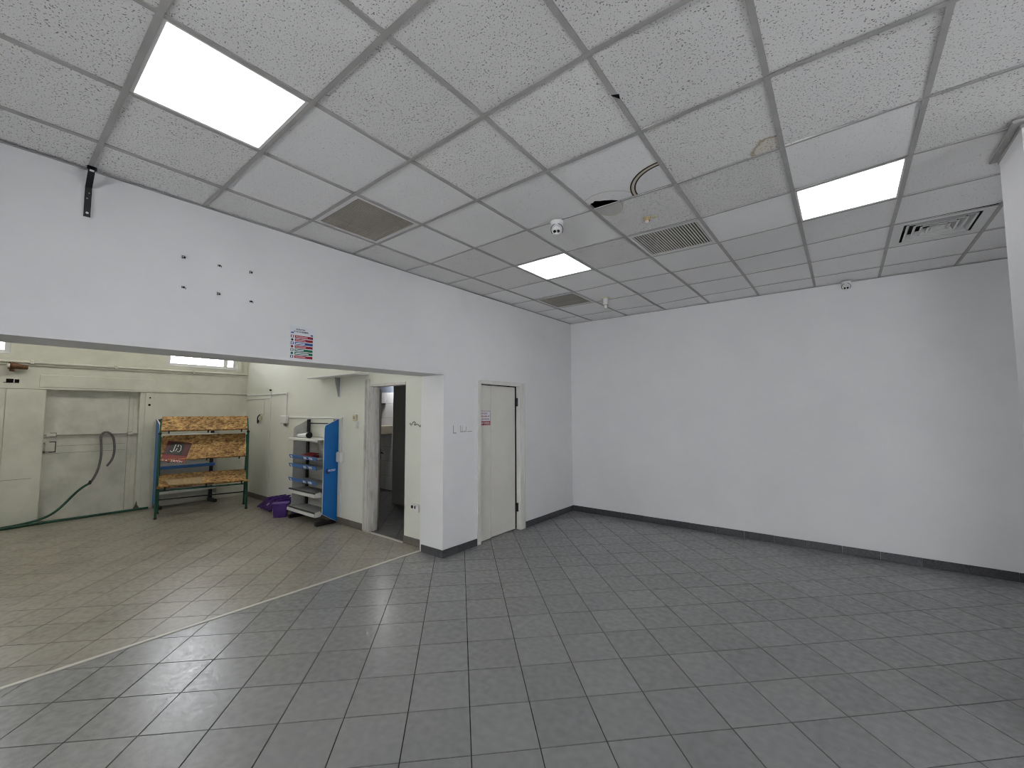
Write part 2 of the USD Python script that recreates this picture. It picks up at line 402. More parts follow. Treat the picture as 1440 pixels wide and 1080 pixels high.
w4 = thing('window_4', 'unseen window behind the viewpoint in white frames, placed to light the room', 'window', kind='structure')  # window out of view, sized and placed to light the room
for x0, x1 in ((-1.7, -.6), (-.6, .5), (.5, 1.6)):
    part(w4, 'window_frame', cat_([bx(x0, x0 + .05, YF - .13, YF - .07, .8, 2.4), bx(x1 - .05, x1, YF - .13, YF - .07, .8, 2.4), bx(x0 + .05, x1 - .05, YF - .13, YF - .07, .8, .86), bx(x0 + .05, x1 - .05, YF - .13, YF - .07, 2.34, 2.4)]), 'white_metal')
    part(w4, 'pane', bx(x0 + .05, x1 - .05, YF - .103, YF - .097, .86, 2.34), 'pane')
# right wall, out of view: openings placed to light the left wall
WY0, WY1, WZ0, WZ1 = 1.2, 2.5, .85, 1.95
wf = thing('wall_right', 'unseen wall right of the frame with openings placed to let daylight in', 'wall', kind='structure')
part(wf, 'wall_body', prism([(YF, -.05), (YB, -.05), (YB, ZC + .5), (YF, ZC + .5)], 'x', XR, XR + .2, holes=[[(WY0, WZ0), (WY1, WZ0), (WY1, WZ1), (WY0, WZ1)], [(3.8, .9), (4.45, .9), (4.45, 1.6), (3.8, 1.6)]]), 'wall_paint')
w3 = thing('window_3', 'unseen window right of the frame in white frames, placed to light the left wall', 'window', kind='structure')  # window out of view, placed to light the left wall
for k in range(3):
    y0 = WY0 + (WY1 - WY0) * k / 3; y1 = WY0 + (WY1 - WY0) * (k + 1) / 3
    part(w3, 'window_frame', cat_([bx(XR + .07, XR + .13, y0, y0 + .05, WZ0, WZ1), bx(XR + .07, XR + .13, y1 - .05, y1, WZ0, WZ1), bx(XR + .07, XR + .13, y0 + .05, y1 - .05, WZ0, WZ0 + .06), bx(XR + .07, XR + .13, y0 + .05, y1 - .05, WZ1 - .06, WZ1)]), 'white_metal')
    part(w3, 'pane', bx(XR + .097, XR + .103, y0 + .05, y1 - .05, WZ0 + .06, WZ1 - .06), 'pane')
w5 = thing('window_5', 'unseen window in the right wall behind the white pillar, placed to brighten the far end', 'window', kind='structure')  # window out of view, placed to brighten the far ceiling and back wall
part(w5, 'window_frame', cat_([bx(XR + .07, XR + .13, 3.8, 3.84, .9, 1.6), bx(XR + .07, XR + .13, 4.41, 4.45, .9, 1.6), bx(XR + .07, XR + .13, 3.84, 4.41, .9, .94), bx(XR + .07, XR + .13, 3.84, 4.41, 1.56, 1.6)]), 'white_metal')
part(w5, 'pane', bx(XR + .097, XR + .103, 3.84, 4.41, .94, 1.56), 'pane')
# pillar at the right
single('pillar', bx(.797, 1.22, 3.306, 3.70, -.05, ZC + .02), 'wall_paint', 'white square pillar at the right edge before the back wall', 'pillar', kind='structure')
t3 = thing('trim_3', 'grey metal ceiling angle trim around the white pillar', 'trim', kind='structure')
part(t3, 'trim_strip', cat_([bx(.765, .797, 3.27, 3.73, ZC - .014, ZC - .010), bx(.793, .797, 3.302, 3.72, ZC - .03, ZC - .010), bx(.760, .765, 3.266, 3.73, ZC - .012, ZC + .002)]), 'grid_paint')
part(t3, 'trim_strip', cat_([bx(.797, 1.24, 3.27, 3.302, ZC - .014, ZC - .010), bx(.797, 1.24, 3.300, 3.306, ZC - .03, ZC - .010), bx(.765, 1.24, 3.265, 3.27, ZC - .012, ZC + .002)]), 'grid_paint')

# skirting of dark tiles, each piece its own
def skirting(name, label, segs, h, mname, depth=.011, ln=.333, seed=1):
    o = thing(name, label, 'skirting', kind='structure'); rnd = random.Random(seed)
    for (x0, y0), (x1, y1), nrm, off in segs:
        a, b = np.array([x0, y0], float), np.array([x1, y1], float); L = np.linalg.norm(b - a); d = (b - a) / L; s = 0.
        first = off
        while s < L - 1e-6:
            e = min(L, s + (first or ln)); first = 0
            p, q = a + d * (s + .001), a + d * (e - .001); w = np.array(nrm) * (depth + rnd.uniform(-.0008, .0008))
            c = np.array([p, q, q + w, p + w])
            part(o, 'tile', rbx(c[:, 0].min(), c[:, 0].max(), c[:, 1].min(), c[:, 1].max(), 0, h + rnd.uniform(-.001, .001), .002), mname)
            s = e
    return o


skirting('baseboard_back', 'dark tile skirting along the blank back wall', [((XL, YB), (XR, YB), (0, -1), .2)], .088, 'baseboard_tile')
skirting('baseboard_left', 'dark tile skirting around the pillar and beside the white door', [((XL, YP), (XL, 3.895), (1, 0), .25), ((XL, 4.89), (XL, YB - .012), (1, 0), .28), ((XBEAM + .03, YP), (XL + .011, YP), (0, -1), 0)], .085, 'baseboard_tile', seed=2)
skirting('baseboard_side', 'brown tile skirting along the annex side wall', [((XF + .012, YS), (-5.31, YS), (0, -1), .2), ((-4.425, YS), (XBEAM, YS), (0, -1), 0)], .092, 'brown_baseboard', seed=3)
skirting('baseboard_right', 'dark tile skirting around the foot of the right pillar', [((.797, 3.70), (.797, 3.306), (-1, 0), .1), ((.786, 3.306), (1.22, 3.306), (0, -1), .1)], .085, 'baseboard_tile', seed=4)

# ---- annex shell
ws = thing('wall_side', 'cream side wall of the annex with open doorway and cable trunking', 'wall', kind='structure')
part(ws, 'wall_body', prism([(XF - .2, -.05), (-5.21, -.05), (-5.21, 2.03), (-4.42, 2.03), (-4.42, -.05), (XBEAM + .02, -.05), (XBEAM + .02, ZA + .1), (XF - .2, ZA + .1)], 'y', YS, YS + .13), 'annex_paint')
wr = thing('wall_far', 'cream far wall of the annex with metal door and high windows', 'wall', kind='structure')
WIN = [(2.11, 3.225, 2.50, 3.75), (-.95, .285, 2.52, 3.75)]
holes = [[(a, c), (b, c), (b, d), (a, d)] for a, b, c, d in WIN]
part(wr, 'wall_body', prism([(YE - .2, -.05), (.672, -.05), (.672, 2.005), (1.83, 2.005), (1.83, -.05), (YS + .13, -.05), (YS + .13, ZA + .1), (YE - .2, ZA + .1)], 'x', XF - .25, XF, holes=holes), 'far_paint')
part(wr, 'wall_ledge', bx(XF, XF + .012, -.9, YS, 1.998, 2.006), 'dirt_line')
part(wr, 'cladding_sheet', rbx(XF, XF + .012, -.9, .27, .0, 1.998, .003), 'far_paint')
part(wr, 'cladding_sheet', rbx(XF, XF + .012, .275, .665, .0, 1.998, .003), 'far_paint')
part(wr, 'cladding_sheet', rbx(XF, XF + .012, 1.835, 1.955, .0, 1.998, .003), 'far_paint')
part(wr, 'cladding_seam', bx(XF + .012, XF + .0135, -.2, .57, .672, .678), 'dirt_line')
part(wr, 'header_panel', rbx(XF, XF + .010, .59, 1.94, 2.035, 2.225, .003), 'far_paint')
part(wr, 'wall_hole', cat_([bx(XF - .01, XF + .002, .265, .335, 2.09, 2.145), bx(XF - .01, XF + .002, .345, .39, 2.092, 2.14), bx(XF - .01, XF + .002, .24, .39, 2.085, 2.093)]), 'void_black', label='ragged black hole broken in the wall')
for yy, zz, r in ((1.893, 1.905, .012), (1.888, 1.78, .018)):
    part(wr, 'bolt_hole', cyl((XF + .008, yy, zz), (XF + .014, yy, zz), r), 'void_black')
single('wall_end', bx(XF - .2, XBEAM, YE - .2, YE, -.05, ZA + .1), 'annex_paint', 'cream end wall of the annex outside the frame', 'wall', kind='structure')
single('ceiling', bx(XF - .2, XBEAM, YE - .2, 6.6, ZA, ZA + .15), 'wall_paint', 'high plain white ceiling of the annex', 'ceiling', kind='structure')
# room behind the doorway
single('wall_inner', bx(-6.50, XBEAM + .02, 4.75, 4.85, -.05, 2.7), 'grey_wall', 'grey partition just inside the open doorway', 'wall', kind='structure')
wt = thing('wall_tiled', 'white tiled wall at the back of the dim room', 'wall', kind='structure')
part(wt, 'wall_body', bx(XF - .2, XBEAM, 5.45, 5.6, -.05, 3.0), 'ceramic_grout')
for ix in range(12):
    for iz in range(7):
        x0 = -9.2 + ix * .25; z0 = .02 + iz * .30
        if z0 > 2.0: continue
        part(wt, 'tile', rbx(x0 + .002, x0 + .248, 5.441, 5.452, z0 + .002, min(2.06, z0 + .298), .002), 'ceramic')
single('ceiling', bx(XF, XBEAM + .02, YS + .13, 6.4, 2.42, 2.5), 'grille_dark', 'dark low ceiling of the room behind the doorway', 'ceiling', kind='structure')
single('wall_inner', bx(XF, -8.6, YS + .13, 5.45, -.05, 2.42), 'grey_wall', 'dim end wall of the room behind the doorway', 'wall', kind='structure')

# windows of the annex
def annex_window(n, lab, y0, y1, z0, z1):
    w = thing(f'window_{n}', lab, 'window', kind='structure')
    xa, xb = XF - .10, XF - .05
    part(w, 'window_frame', cat_([bx(xa, xb, y0, y0 + .055, z0, z1), bx(xa, xb, y1 - .055, y1, z0, z1), bx(xa, xb, y0 + .055, y1 - .055, z0, z0 + .05), bx(xa, xb, y0 + .055, y1 - .055, z1 - .05, z1)]), 'white_plastic')
    ym = y1 - .19
    part(w, 'window_mullion', rbx(xa - .005, xb + .005, ym - .035, ym + .035, z0 + .05, z1 - .05), 'white_plastic')
    part(w, 'pane', bx(xa + .02, xa + .026, y0 + .055, ym - .035, z0 + .05, z1 - .05), 'pane')
    part(w, 'pane', bx(xa + .02, xa + .026, ym + .035, y1 - .055, z0 + .05, z1 - .05), 'pane')
    part(w, 'window_sill', rbx(XF - .06, XF + .006, y0, y1, z0 - .012, z0 + .004), 'white_plastic')


annex_window(1, 'high white framed annex window above the shelving corner', *WIN[0])
annex_window(2, 'high white framed annex window cut by the left picture edge', *WIN[1])

# ------------------------------------------------------------------ suspended ceiling
SAG = [[0,2,3,4,4,4,4,4,4,4,3,3,2],[0,1,2,4,5,5,5,5,4,4,3,3,3],[0,0,2,4,6,6,6,5,5,4,3,3,2],[0,1,3,6,7,7,7,6,5,4,4,3,2],[0,1,5,8,9,9,8,7,6,4,3,3,2],[0,2,8,12,13,11,10,7,6,4,3,3,2],
       [0,4,11,19,18,15,11,8,6,4,3,2,2],[0,6,11,29,23,19,13,8,5,3,2,1,1],[0,0,11,25,33,23,14,6,3,2,1,1,0],[0,-2,9,18,27,34,11,2,1,1,0,0,0],[0,-5,1,8,4,2,7,-2,-1,-1,-1,-1,-1],[0,-13,-3,3,-10,-21,-12,0,0,-1,-1,-1,-1],
       [0,-3,-4,-2,-16,-29,-17,11,2,-1,-1,-2,-2],[0,-2,-4,-6,-15,-25,-13,-2,0,-1,-2,-2,-2],[0,-1,-3,1,-8,-15,-6,11,2,-1,-2,-2,-2],[0,-2,-5,-6,-2,-4,1,3,-1,-2,-3,-3,-3],[0,-2,-7,-19,-2,3,0,-3,-5,-3,-3,-3,-3],[0]*13]
OI = {-1: .004, 0: -.002, 1: -.004, 2: -.015, 3: -.001, 4: 0., 5: .002, 6: .006, 7: .002, 8: .009}
OJ = {-3: -.002, -2: .007, -1: .008, 0: .006, 1: .006, 2: 0., 3: -.013, 4: -.012}
def gy(i): return YF if i <= -8 else YB if i >= 9 else .9594 + .6 * i + OI.get(i, 0.)
def gx(j): return XL if j <= -4 else XR if j >= 8 else -1.4068 + .6 * j + OJ.get(j, 0.)
def sag(i, j): return SAG[min(max(i, -8), 9) + 8][min(max(j, -4), 8) + 4] / 1000
def node(i, j): return np.array([gx(j), gy(i), ZC + sag(i, j)])
def cellp(i, j, u, v, dz=0.):
    """Point in the cell i, j: u along the back direction, v to the right."""
    p = (1 - u) * (1 - v) * node(i, j) + u * (1 - v) * node(i + 1, j) + (1 - u) * v * node(i, j + 1) + u * v * node(i + 1, j + 1)
    return p + [0, 0, dz]


ce = thing('ceiling', 'suspended ceiling of square mineral tiles in a sagging grey grid', 'ceiling', kind='structure')
I0, I1, J0, J1 = -8, 9, -4, 8
LIGHTS = {(-1, -2): 'bright square ceiling light panel near the wall bracket', (4, -2): 'bright square ceiling light panel beyond the twin-lens camera, near the back left corner', (4, 2): 'bright square ceiling light panel nearest the right pillar',
          (-1, 2): 'unseen square ceiling light panel overhead outside the frame, lighting the room', (-6, -2): 'unseen square ceiling light panel behind the viewpoint on the left, lighting the room', (-6, 2): 'unseen square ceiling light panel behind the viewpoint on the right, lighting the room'}  # these three panels are out of view, spaced like the others to light the room
VENTS = {(1, -3): ('square ceiling air grille of fine dusty slats near the left wall', 'grille_slat_dusty', 30), (4, 0): ('square ceiling air grille of pale slats beside the broken tile', 'grille_slat', 24), (6, -3): ('far square ceiling air grille near the back left corner', 'grille_slat_dusty', 26)}
DIFF = (6, 3)
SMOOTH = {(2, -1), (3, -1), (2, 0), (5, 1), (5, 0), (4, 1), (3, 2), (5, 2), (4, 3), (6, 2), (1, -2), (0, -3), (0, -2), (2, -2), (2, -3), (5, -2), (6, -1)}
PANEL_OFF = .009     # tile face above the tee faces


def flatp(i, j, u, v, dz=0.):
    """As cellp, but on the plane of a rigid tile."""
    p = cellp(i, j, u, v, dz); tw = (sag(i, j) + sag(i + 1, j + 1) - sag(i + 1, j) - sag(i, j + 1))
    return p - [0, 0, tw * (u - .5) * (v - .5)]


def patch_mesh(f, us, vs, zt, zb):
    """A thin slab over the bilinear cell between the given u and v lines."""
    n, m = len(us), len(vs); top = np.array([[f(u, v, zt) for v in vs] for u in us]).reshape(-1, 3); bot = np.array([[f(u, v, zb) for v in vs] for u in us]).reshape(-1, 3)
    F = []; N = n * m; id_ = lambda a, b: a * m + b
    for a in range(n - 1):
        for b in range(m - 1):
            q = [id_(a, b), id_(a, b + 1), id_(a + 1, b + 1), id_(a + 1, b)]
            F += [(q[0], q[1], q[2]), (q[0], q[2], q[3]), (N + q[0], N + q[2], N + q[1]), (N + q[0], N + q[3], N + q[2])]
    rim = [id_(0, b) for b in range(m)] + [id_(a, m - 1) for a in range(1, n)] + [id_(n - 1, b) for b in range(m - 2, -1, -1)] + [id_(a, 0) for a in range(n - 2, 0, -1)]
    for k in range(len(rim)):
        p, q = rim[k], rim[(k + 1) % len(rim)]
        F += [(p, N + p, N + q), (p, N + q, q)]
    mm = trimesh.Trimesh(np.vstack([top, bot]), F, process=False); mm.fix_normals(); return mm


def poly_on_cell(i, j, poly, zt, zb):
    """Polygon in (u, v) laid on a cell as a slab."""
    m = trimesh.creation.extrude_polygon(poly, 1., engine='earcut'); v = np.array(m.vertices)
    w = np.array([flatp(i, j, p[0], p[1], zb + (zt - zb) * p[2]) for p in v])
    mm = trimesh.Trimesh(w, m.faces, process=False); mm.fix_normals(); return mm


HR = .135 / .6
half = Polygon([(1.0 + HR * math.cos(t), .16 + HR * math.sin(t)) for t in np.linspace(0, 2 * math.pi, 40)[:-1]])
for i in range(I0, I1):
    for j in range(J0, J1):
        if (i, j) in LIGHTS or (i, j) in VENTS or (i, j) == DIFF: continue
        x0, x1, y0, y1 = gx(j), gx(j + 1), gy(i), gy(i + 1)
        if x0 >= .6 and x1 <= 1.9 and y0 > 3.2 and y1 < 3.5: pass
        e = .006
        us, vs = (e, 1 - e), (e, 1 - e)
        mname = 'mineral_tile_stained' if (i, j) == (2, 1) else 'mineral_tile_smooth_bright' if ((i, j) in SMOOTH or i >= 5) else 'mineral_tile'  # far rows also take the brightened smooth colour
        if (i, j) == (2, 0):   # the tile with a ragged hole at its far edge
            hole = Polygon([(1.01, .004), (.91, .010), (.885, .03), (.862, .06), (.868, .08), (.842, .108), (.85, .13), (.874, .16), (.885, .2), (.91, .25), (.93, .29), (.965, .33), (1.01, .36)])
            pl = sbox(e, e, 1 - e, 1 - e).difference(hole)
            part(ce, 'tile', poly_on_cell(i, j, pl, .022, PANEL_OFF), 'mineral_tile_smooth_bright', label='tile with a ragged black hole at its edge')
            continue
        part(ce, 'tile', patch_mesh(lambda u, v, dz, i=i, j=j: flatp(i, j, u, v, dz), us, vs, .012 if (i, j) == (3, 0) else .022, PANEL_OFF), mname)
# cut circles and patch on the two damaged tiles
ring = lambda r0, r1, a0, a1, c: Polygon([(c[0] + r1 * math.cos(t), c[1] + r1 * math.sin(t)) for t in np.linspace(a0, a1, 24)] + [(c[0] + r0 * math.cos(t), c[1] + r0 * math.sin(t)) for t in np.linspace(a1, a0, 24)])
for r0, r1, mm, dz in ((.412, .429, 'cut_brown', 0), (.429, .457, 'cut_pale', .001), (.457, .474, 'cut_brown', 0)):
    part(ce, 'cut_line', poly_on_cell(2, 0, ring(r0, r1, math.pi * 1.02, math.pi * 1.5, (1.0, 1.0)).intersection(sbox(.01, .01, .985, .985)), PANEL_OFF + .002, PANEL_OFF - .0015 + dz), mm, label='curved cut in the tile')
part(ce, 'cut_line', poly_on_cell(2, 0, ring(.36, .366, math.pi * .62, math.pi * 1.2, (1.08, .22)).intersection(sbox(.01, .01, .985, .985)), PANEL_OFF + .002, PANEL_OFF - .001), 'cut_pale')
pt = Polygon([(.0 + .30 * math.cos(t), .17 + .185 * math.sin(t)) for t in np.linspace(-math.pi / 2, math.pi / 2, 30)]).intersection(sbox(.01, .01, .99, .99))
part(ce, 'patch', poly_on_cell(3, 0, pt, PANEL_OFF + .002, PANEL_OFF - .003), 'patch_grey', label='grey half round filler patch')
part(ce, 'patch_rim', poly_on_cell(3, 0, pt.difference(affinity.scale(pt, .93, .93, origin=(0, .17))), PANEL_OFF, PANEL_OFF - .0045), 'cut_pale')
# tees: the runners follow the sagging nodes
TW = .0125
def runner(pts, side, tw=TW, web=.035):
    v, f = [], []
    for k, p in enumerate(pts):
        s = np.array(side) * tw
        v += [p - s, p + s, p + s + [0, 0, .0016], p - s + [0, 0, .0016], p - s * .1 + [0, 0, web], p + s * .1 + [0, 0, web]]
        if k:
            a, b = 6 * (k - 1), 6 * k
            for c, d in ((0, 1), (1, 2), (2, 5), (5, 4), (4, 3), (3, 0)):
                f += [(a + c, a + d, b + d), (a + c, b + d, b + c)]
    m = trimesh.Trimesh(np.array(v), f, process=False); m.fix_normals(); return m


for j in range(J0 + 1, J1):
    part(ce, 'grid_runner', runner([node(i, j) for i in range(I0, I1 + 1)], (1, 0, 0)), 'grid_paint')
for i in range(I0 + 1, I1):
    part(ce, 'cross_tee', runner([node(i, j) + [0, 0, -.0006] for j in range(J0, J1 + 1)], (0, 1, 0), .0065 if i >= 3 else TW, .004), 'grid_paint')
for nm, m in (('wall_angle', bx(XL, XL + .024, YF, YB, ZC - .002, ZC)), ('wall_angle', bx(XL, XR, YB - .024, YB, ZC - .002, ZC))):
    part(ce, nm, m, 'grid_paint')
part(ce, 'tear', prism([(-.808, 1.806), (-.775, 1.822), (-.783, 1.85)], 'z', ZC + .004, ZC + .0085), 'void_black', label='small torn black nick in a tile edge')
single('ceiling', bx(XBEAM, XR + .2, YF - .2, YB + .2, ZC + .45, ZC + .6), 'void_black', 'slab above the suspended ceiling, coloured black for the unlit void seen through the broken tile', 'ceiling', kind='structure')  # black colour stands for the darkness above the tiles

# lights
for (i, j), lab in LIGHTS.items():
    o = thing('ceiling_light', lab, 'ceiling light', group='square light panels of the suspended ceiling')
    f = lambda u, v, dz, i=i, j=j: cellp(i, j, u, v, dz)
    part(o, 'diffuser', patch_mesh(f, (.045, .955), (.04, .96), .004, .0035), 'light_diffuser')
    fr = cat_([patch_mesh(f, a, b, .016, .0022) for a, b in (((.02, .045), (.02, .98)), ((.955, .98), (.02, .98)), ((.045, .955), (.02, .04)), ((.045, .955), (.96, .98)))])
    part(o, 'frame', fr, 'white_metal')
    part(o, 'housing', patch_mesh(f, (.02, .98), (.02, .98), .05, .017), 'white_metal')
# grilles
for (i, j), (lab, slm, ns) in VENTS.items():
    o = thing('air_grille', lab, 'air grille', group='square slatted ceiling air grilles')
    f = lambda u, v, dz, i=i, j=j: cellp(i, j, u, v, dz)
    part(o, 'frame', cat_([patch_mesh(f, a, b, .012, .003) for a, b in (((.015, .08), (.015, .985)), ((.93, .985), (.015, .985)), ((.08, .93), (.015, .06)), ((.08, .93), (.94, .985)))]), 'white_metal')
    part(o, 'backing', patch_mesh(f, (.02, .98), (.02, .98), .08, .075), 'grille_dark')  # near-black colour stands for the shade behind the slats
    for k in range(ns):
        v = .06 + .88 * (k + .5) / ns; w = .88 / ns * .26
        part(o, 'slat', patch_mesh(f, (.08, .93), (v - w, v + w), .009, .005), slm)
# four-way diffuser
i, j = DIFF
o = thing('air_diffuser', 'four-way louvred ceiling air diffuser beside the right pillar', 'air diffuser')
f = lambda u, v, dz: cellp(DIFF[0], DIFF[1], u, v, dz)
sq = lambda a, b: [((a, b), (a, 1 - a)), ((1 - b, 1 - a), (a, 1 - a)), ((b, 1 - b), (a, b)), ((b, 1 - b), (1 - b, 1 - a))]
part(o, 'panel', cat_([patch_mesh(f, p, q, .01, .006) for p, q in sq(.015, .13)]), 'white_metal')
part(o, 'throat', patch_mesh(f, (.1, .9), (.1, .9), .11, .105), 'grille_dark')  # near-black colour stands for the shade inside the duct


def louver(a, lip, b, z0, z1):
    """A square ring: flat lip from a to lip, then rising inward to b."""
    V, F = [], []
    C = lambda q: ((q, q), (q, 1 - q), (1 - q, 1 - q), (1 - q, q))
    prof_ = [(a, z0), (lip, z0), (b, z1), (b, z1 + .003), (lip - .004, z0 + .003), (a, z0 + .003)]
    for q, z in prof_:
        for u, v in C(q): V.append(f(u, v, z))
    n_ = len(prof_)
    for k in range(4):
        k2 = (k + 1) % 4
        for r in range(n_):
            r2 = (r + 1) % n_
            F += [(4 * r + k, 4 * r + k2, 4 * r2 + k2), (4 * r + k, 4 * r2 + k2, 4 * r2 + k)]
    m = trimesh.Trimesh(np.array(V), F, process=False); m.fix_normals(); return m


part(o, 'throat', cat_([patch_mesh(f, p, q, .105, .01) for p, q in sq(.118, .128)]), 'grille_dark')
for a in (.130, .205, .280, .355): part(o, 'louver', louver(a + .030, a + .052, a + .085, .004, .05), 'white_metal')
part(o, 'core_plate', patch_mesh(f, (.43, .57), (.43, .57), .02, .006), 'white_metal')

# ------------------------------------------------------------------ small things on ceiling and walls
def camera_dome(loc, label, look, s=1.0):
    o = thing('security_camera', label, 'security camera', group='white twin-lens security cameras', loc=loc)
    d = np.array(look, float); d /= np.linalg.norm(d); r = np.cross(d, [0, 0, 1]); r /= np.linalg.norm(r); u = np.cross(r, d)
    part(o, 'base', cat_([cyl((0, 0, .0), (0, 0, -.022 * s), .052 * s, .050 * s, 28), cyl((0, 0, -.022 * s), (0, 0, -.034 * s), .050 * s, .044 * s, 28)]), 'white_plastic', smooth=35)
    c = np.array([0, 0, -.060 * s])
    part(o, 'ball', ball(c, .049 * s, 3), 'white_plastic', smooth=True)
    t = np.linspace(-.2 * math.pi, 1.2 * math.pi, 24); q = c + d * .020 * s
    part(o, 'seam_ring', tube([q + (r * math.cos(a) + u * math.sin(a)) * .046 * s for a in t], .0028 * s, 8, False), 'black_plastic')
    fp = part(o, 'face_plate', cyl(c + d * .034 * s, c + d * .047 * s, .035 * s, .031 * s, 24), 'white_plastic', smooth=35)
    for k in (-1, 1): part(fp, 'lens', cyl(c + d * .040 * s + r * k * .0145 * s - u * .007, c + d * .0495 * s + r * k * .0145 * s - u * .007, .0112 * s, None, 18), 'lens_black', smooth=35)


camera_dome((-1.706, 2.755, ZC - .012), 'white twin-lens dome camera hanging mid ceiling left of the broken tile', (1.2, -2.6, -1.7))
camera_dome((.088, YB - .055, ZC - .002), 'small white dome camera under the ceiling on the back wall', (-.1, -2.6, -1.5), .9)
o = thing('ceiling_fitting', 'yellowed round ceiling fitting with small cover plate by the broken tile', 'ceiling fitting', loc=(-1.13, 3.135, ZC - .021))
part(o, 'base', cyl((0, 0, .028), (0, 0, .012), .05, .046, 24), 'yellowed_plastic', smooth=35)
part(o, 'socket', cyl((0, 0, .012), (0, 0, -.012), .030, .024, 20), 'amber', smooth=35)
part(o, 'bulb', ball((0, 0, -.014), .018), 'lamp_glint', smooth=True)
part(o, 'cover', rbx(.035, .075, -.012, .03, .004, .02), 'yellowed_plastic')
o = thing('ceiling_fitting', 'small white ceiling lampholder with yellowed body near the back corner', 'ceiling fitting', loc=(-2.41, 5.08, ZC - .018))
part(o, 'base', rbx(-.045, .045, -.04, .04, .006, .03), 'yellowed_plastic')
part(o, 'holder', cyl((0, 0, .006), (0, 0, -.075), .036, .032, 20), 'white_plastic', smooth=35)
part(o, 'rim', cyl((0, 0, -.075), (0, 0, -.083), .034, .034, 20), 'grille_slat_dusty', smooth=35)
part(o, 'bulb', cyl((0, 0, -.083), (0, 0, -.12), .022, .018, 16), 'white_plastic', smooth=35)

# black cranked bracket on the beam wall
o = thing('wall_bracket', 'black cranked metal bracket fixed high on the beam wall', 'bracket')
w_ = .030
prof = [(XL + .002, 2.838), (XL + .012, 2.838), (XL + .012, 3.02), (XL + .10, 3.112), (XL + .10, 3.124), (XL + .092, 3.124), (XL + .002, 3.028)]
part(o, 'arm', prism(prof, 'y', .352, .352 + w_), 'black_metal')
part(o, 'end_plate', rbx(XL + .092, XL + .10, .345, .390, 3.10, 3.126), 'black_metal')
part(o, 'hole', cyl((XL + .0125, .367, 2.86), (XL + .0145, .367, 2.86), .007), 'label_white')
for z in (2.95, 2.985): part(o, 'screw', cyl((XL + .0125, .367 + (z - 2.97) * .4, z), (XL + .0150, .367, z), .004), 'steel')
part(o, 'sticker', place(bx(-.010, .010, -.006, .006, 0, .001), (XL + .0965, .367, 3.098), (0, 1, 0), (.72, 0, .69), (.69, 0, -.72)), 'label_white')
# six old fixing points
AN = [(.863, 2.728), (1.077, 2.728), (1.293, 2.732), (.867, 2.514), (1.083, 2.514), (1.299, 2.502)]
for k, (y, z) in enumerate(AN):
    lab = ['upper left', 'upper middle', 'upper right', 'lower left', 'lower middle', 'lower right'][k] + ' dark plug of six old fixings on the beam wall'
    o = thing('wall_plug', lab, 'wall plug', group='six old fixing points on the beam wall', loc=(XL, y, z))
    part(o, 'plug', cyl((0, 0, 0), (.006, 0, 0), .0075, .006, 12), 'black_plastic')
    part(o, 'mark', cat_([bx(0, .0012, -.016, -.010, -.011, .011), bx(0, .0012, -.016, .004, .009, .012)]) if k % 2 == 0 else cat_([bx(0, .0012, -.013, -.008, -.008, .008), bx(0, .0012, .009, .013, -.012, .002)]), 'screw_grey')
# notice with coloured rows
o = thing('poster', 'safety notice with red, blue and green rows on the beam wall', 'poster')
Y0p, Y1p, Z0p, Z1p = 1.600, 1.798, 2.078, 2.362
part(o, 'sheet', bx(XL, XL + .002, Y0p, Y1p, Z0p, Z1p), 'paper')
EX, EY = (0, 1, 0), (0, 0, 1)
tx = lambda s, h, y, z, w=None, b=True: text_at(s, h, (XL + .002, y, z), EX, EY, w, .0006, b)
part(o, 'heading', cat_([tx('INSTRUCTIUNI', .011, 1.648, 2.331, .075), tx('IN CAZ DE INCENDIU', .011, 1.628, 2.312, .125)]), 'ink_black')
part(o, 'emblem', bx(XL + .002, XL + .0026, 1.606, 1.628, 2.300, 2.311), 'ink_blue')
part(o, 'emblem', bx(XL + .002, XL + .0026, 1.772, 1.792, 2.292, 2.303), 'ink_blue')
rows = [('ink_red', .72), ('ink_red', .60), ('ink_blue', .55), ('ink_red', .62), ('ink_green', .5), ('ink_green', .8), ('ink_red', .6)]
for k, (c, wt_) in enumerate(rows):
    zt = 2.285 - k * .0285
    rb_ = part(o, 'row_band', bx(XL + .002, XL + .0027, 1.640, 1.792, zt - .0215, zt), c)
    part(rb_, 'row_text', bx(XL + .0027, XL + .0031, 1.646, 1.646 + .14 * wt_, zt - .0155, zt - .0065), 'ink_pink' if c == 'ink_red' else 'paper')
    s = cat_([bx(XL + .002, XL + .0026, 1.606, 1.630, zt - .0215, zt - .0185), bx(XL + .002, XL + .0026, 1.606, 1.630, zt - .003, zt), bx(XL + .002, XL + .0026, 1.606, 1.611, zt - .0185, zt - .003), bx(XL + .002, XL + .0026, 1.624, 1.630, zt - .0185, zt - .003)]) if k % 2 == 0 else cyl((XL + .002, 1.618, zt - .011), (XL + .0026, 1.618, zt - .011), .010)
    part(o, 'pictogram', s, c if k not in (1, 4, 6) else 'ink_black')
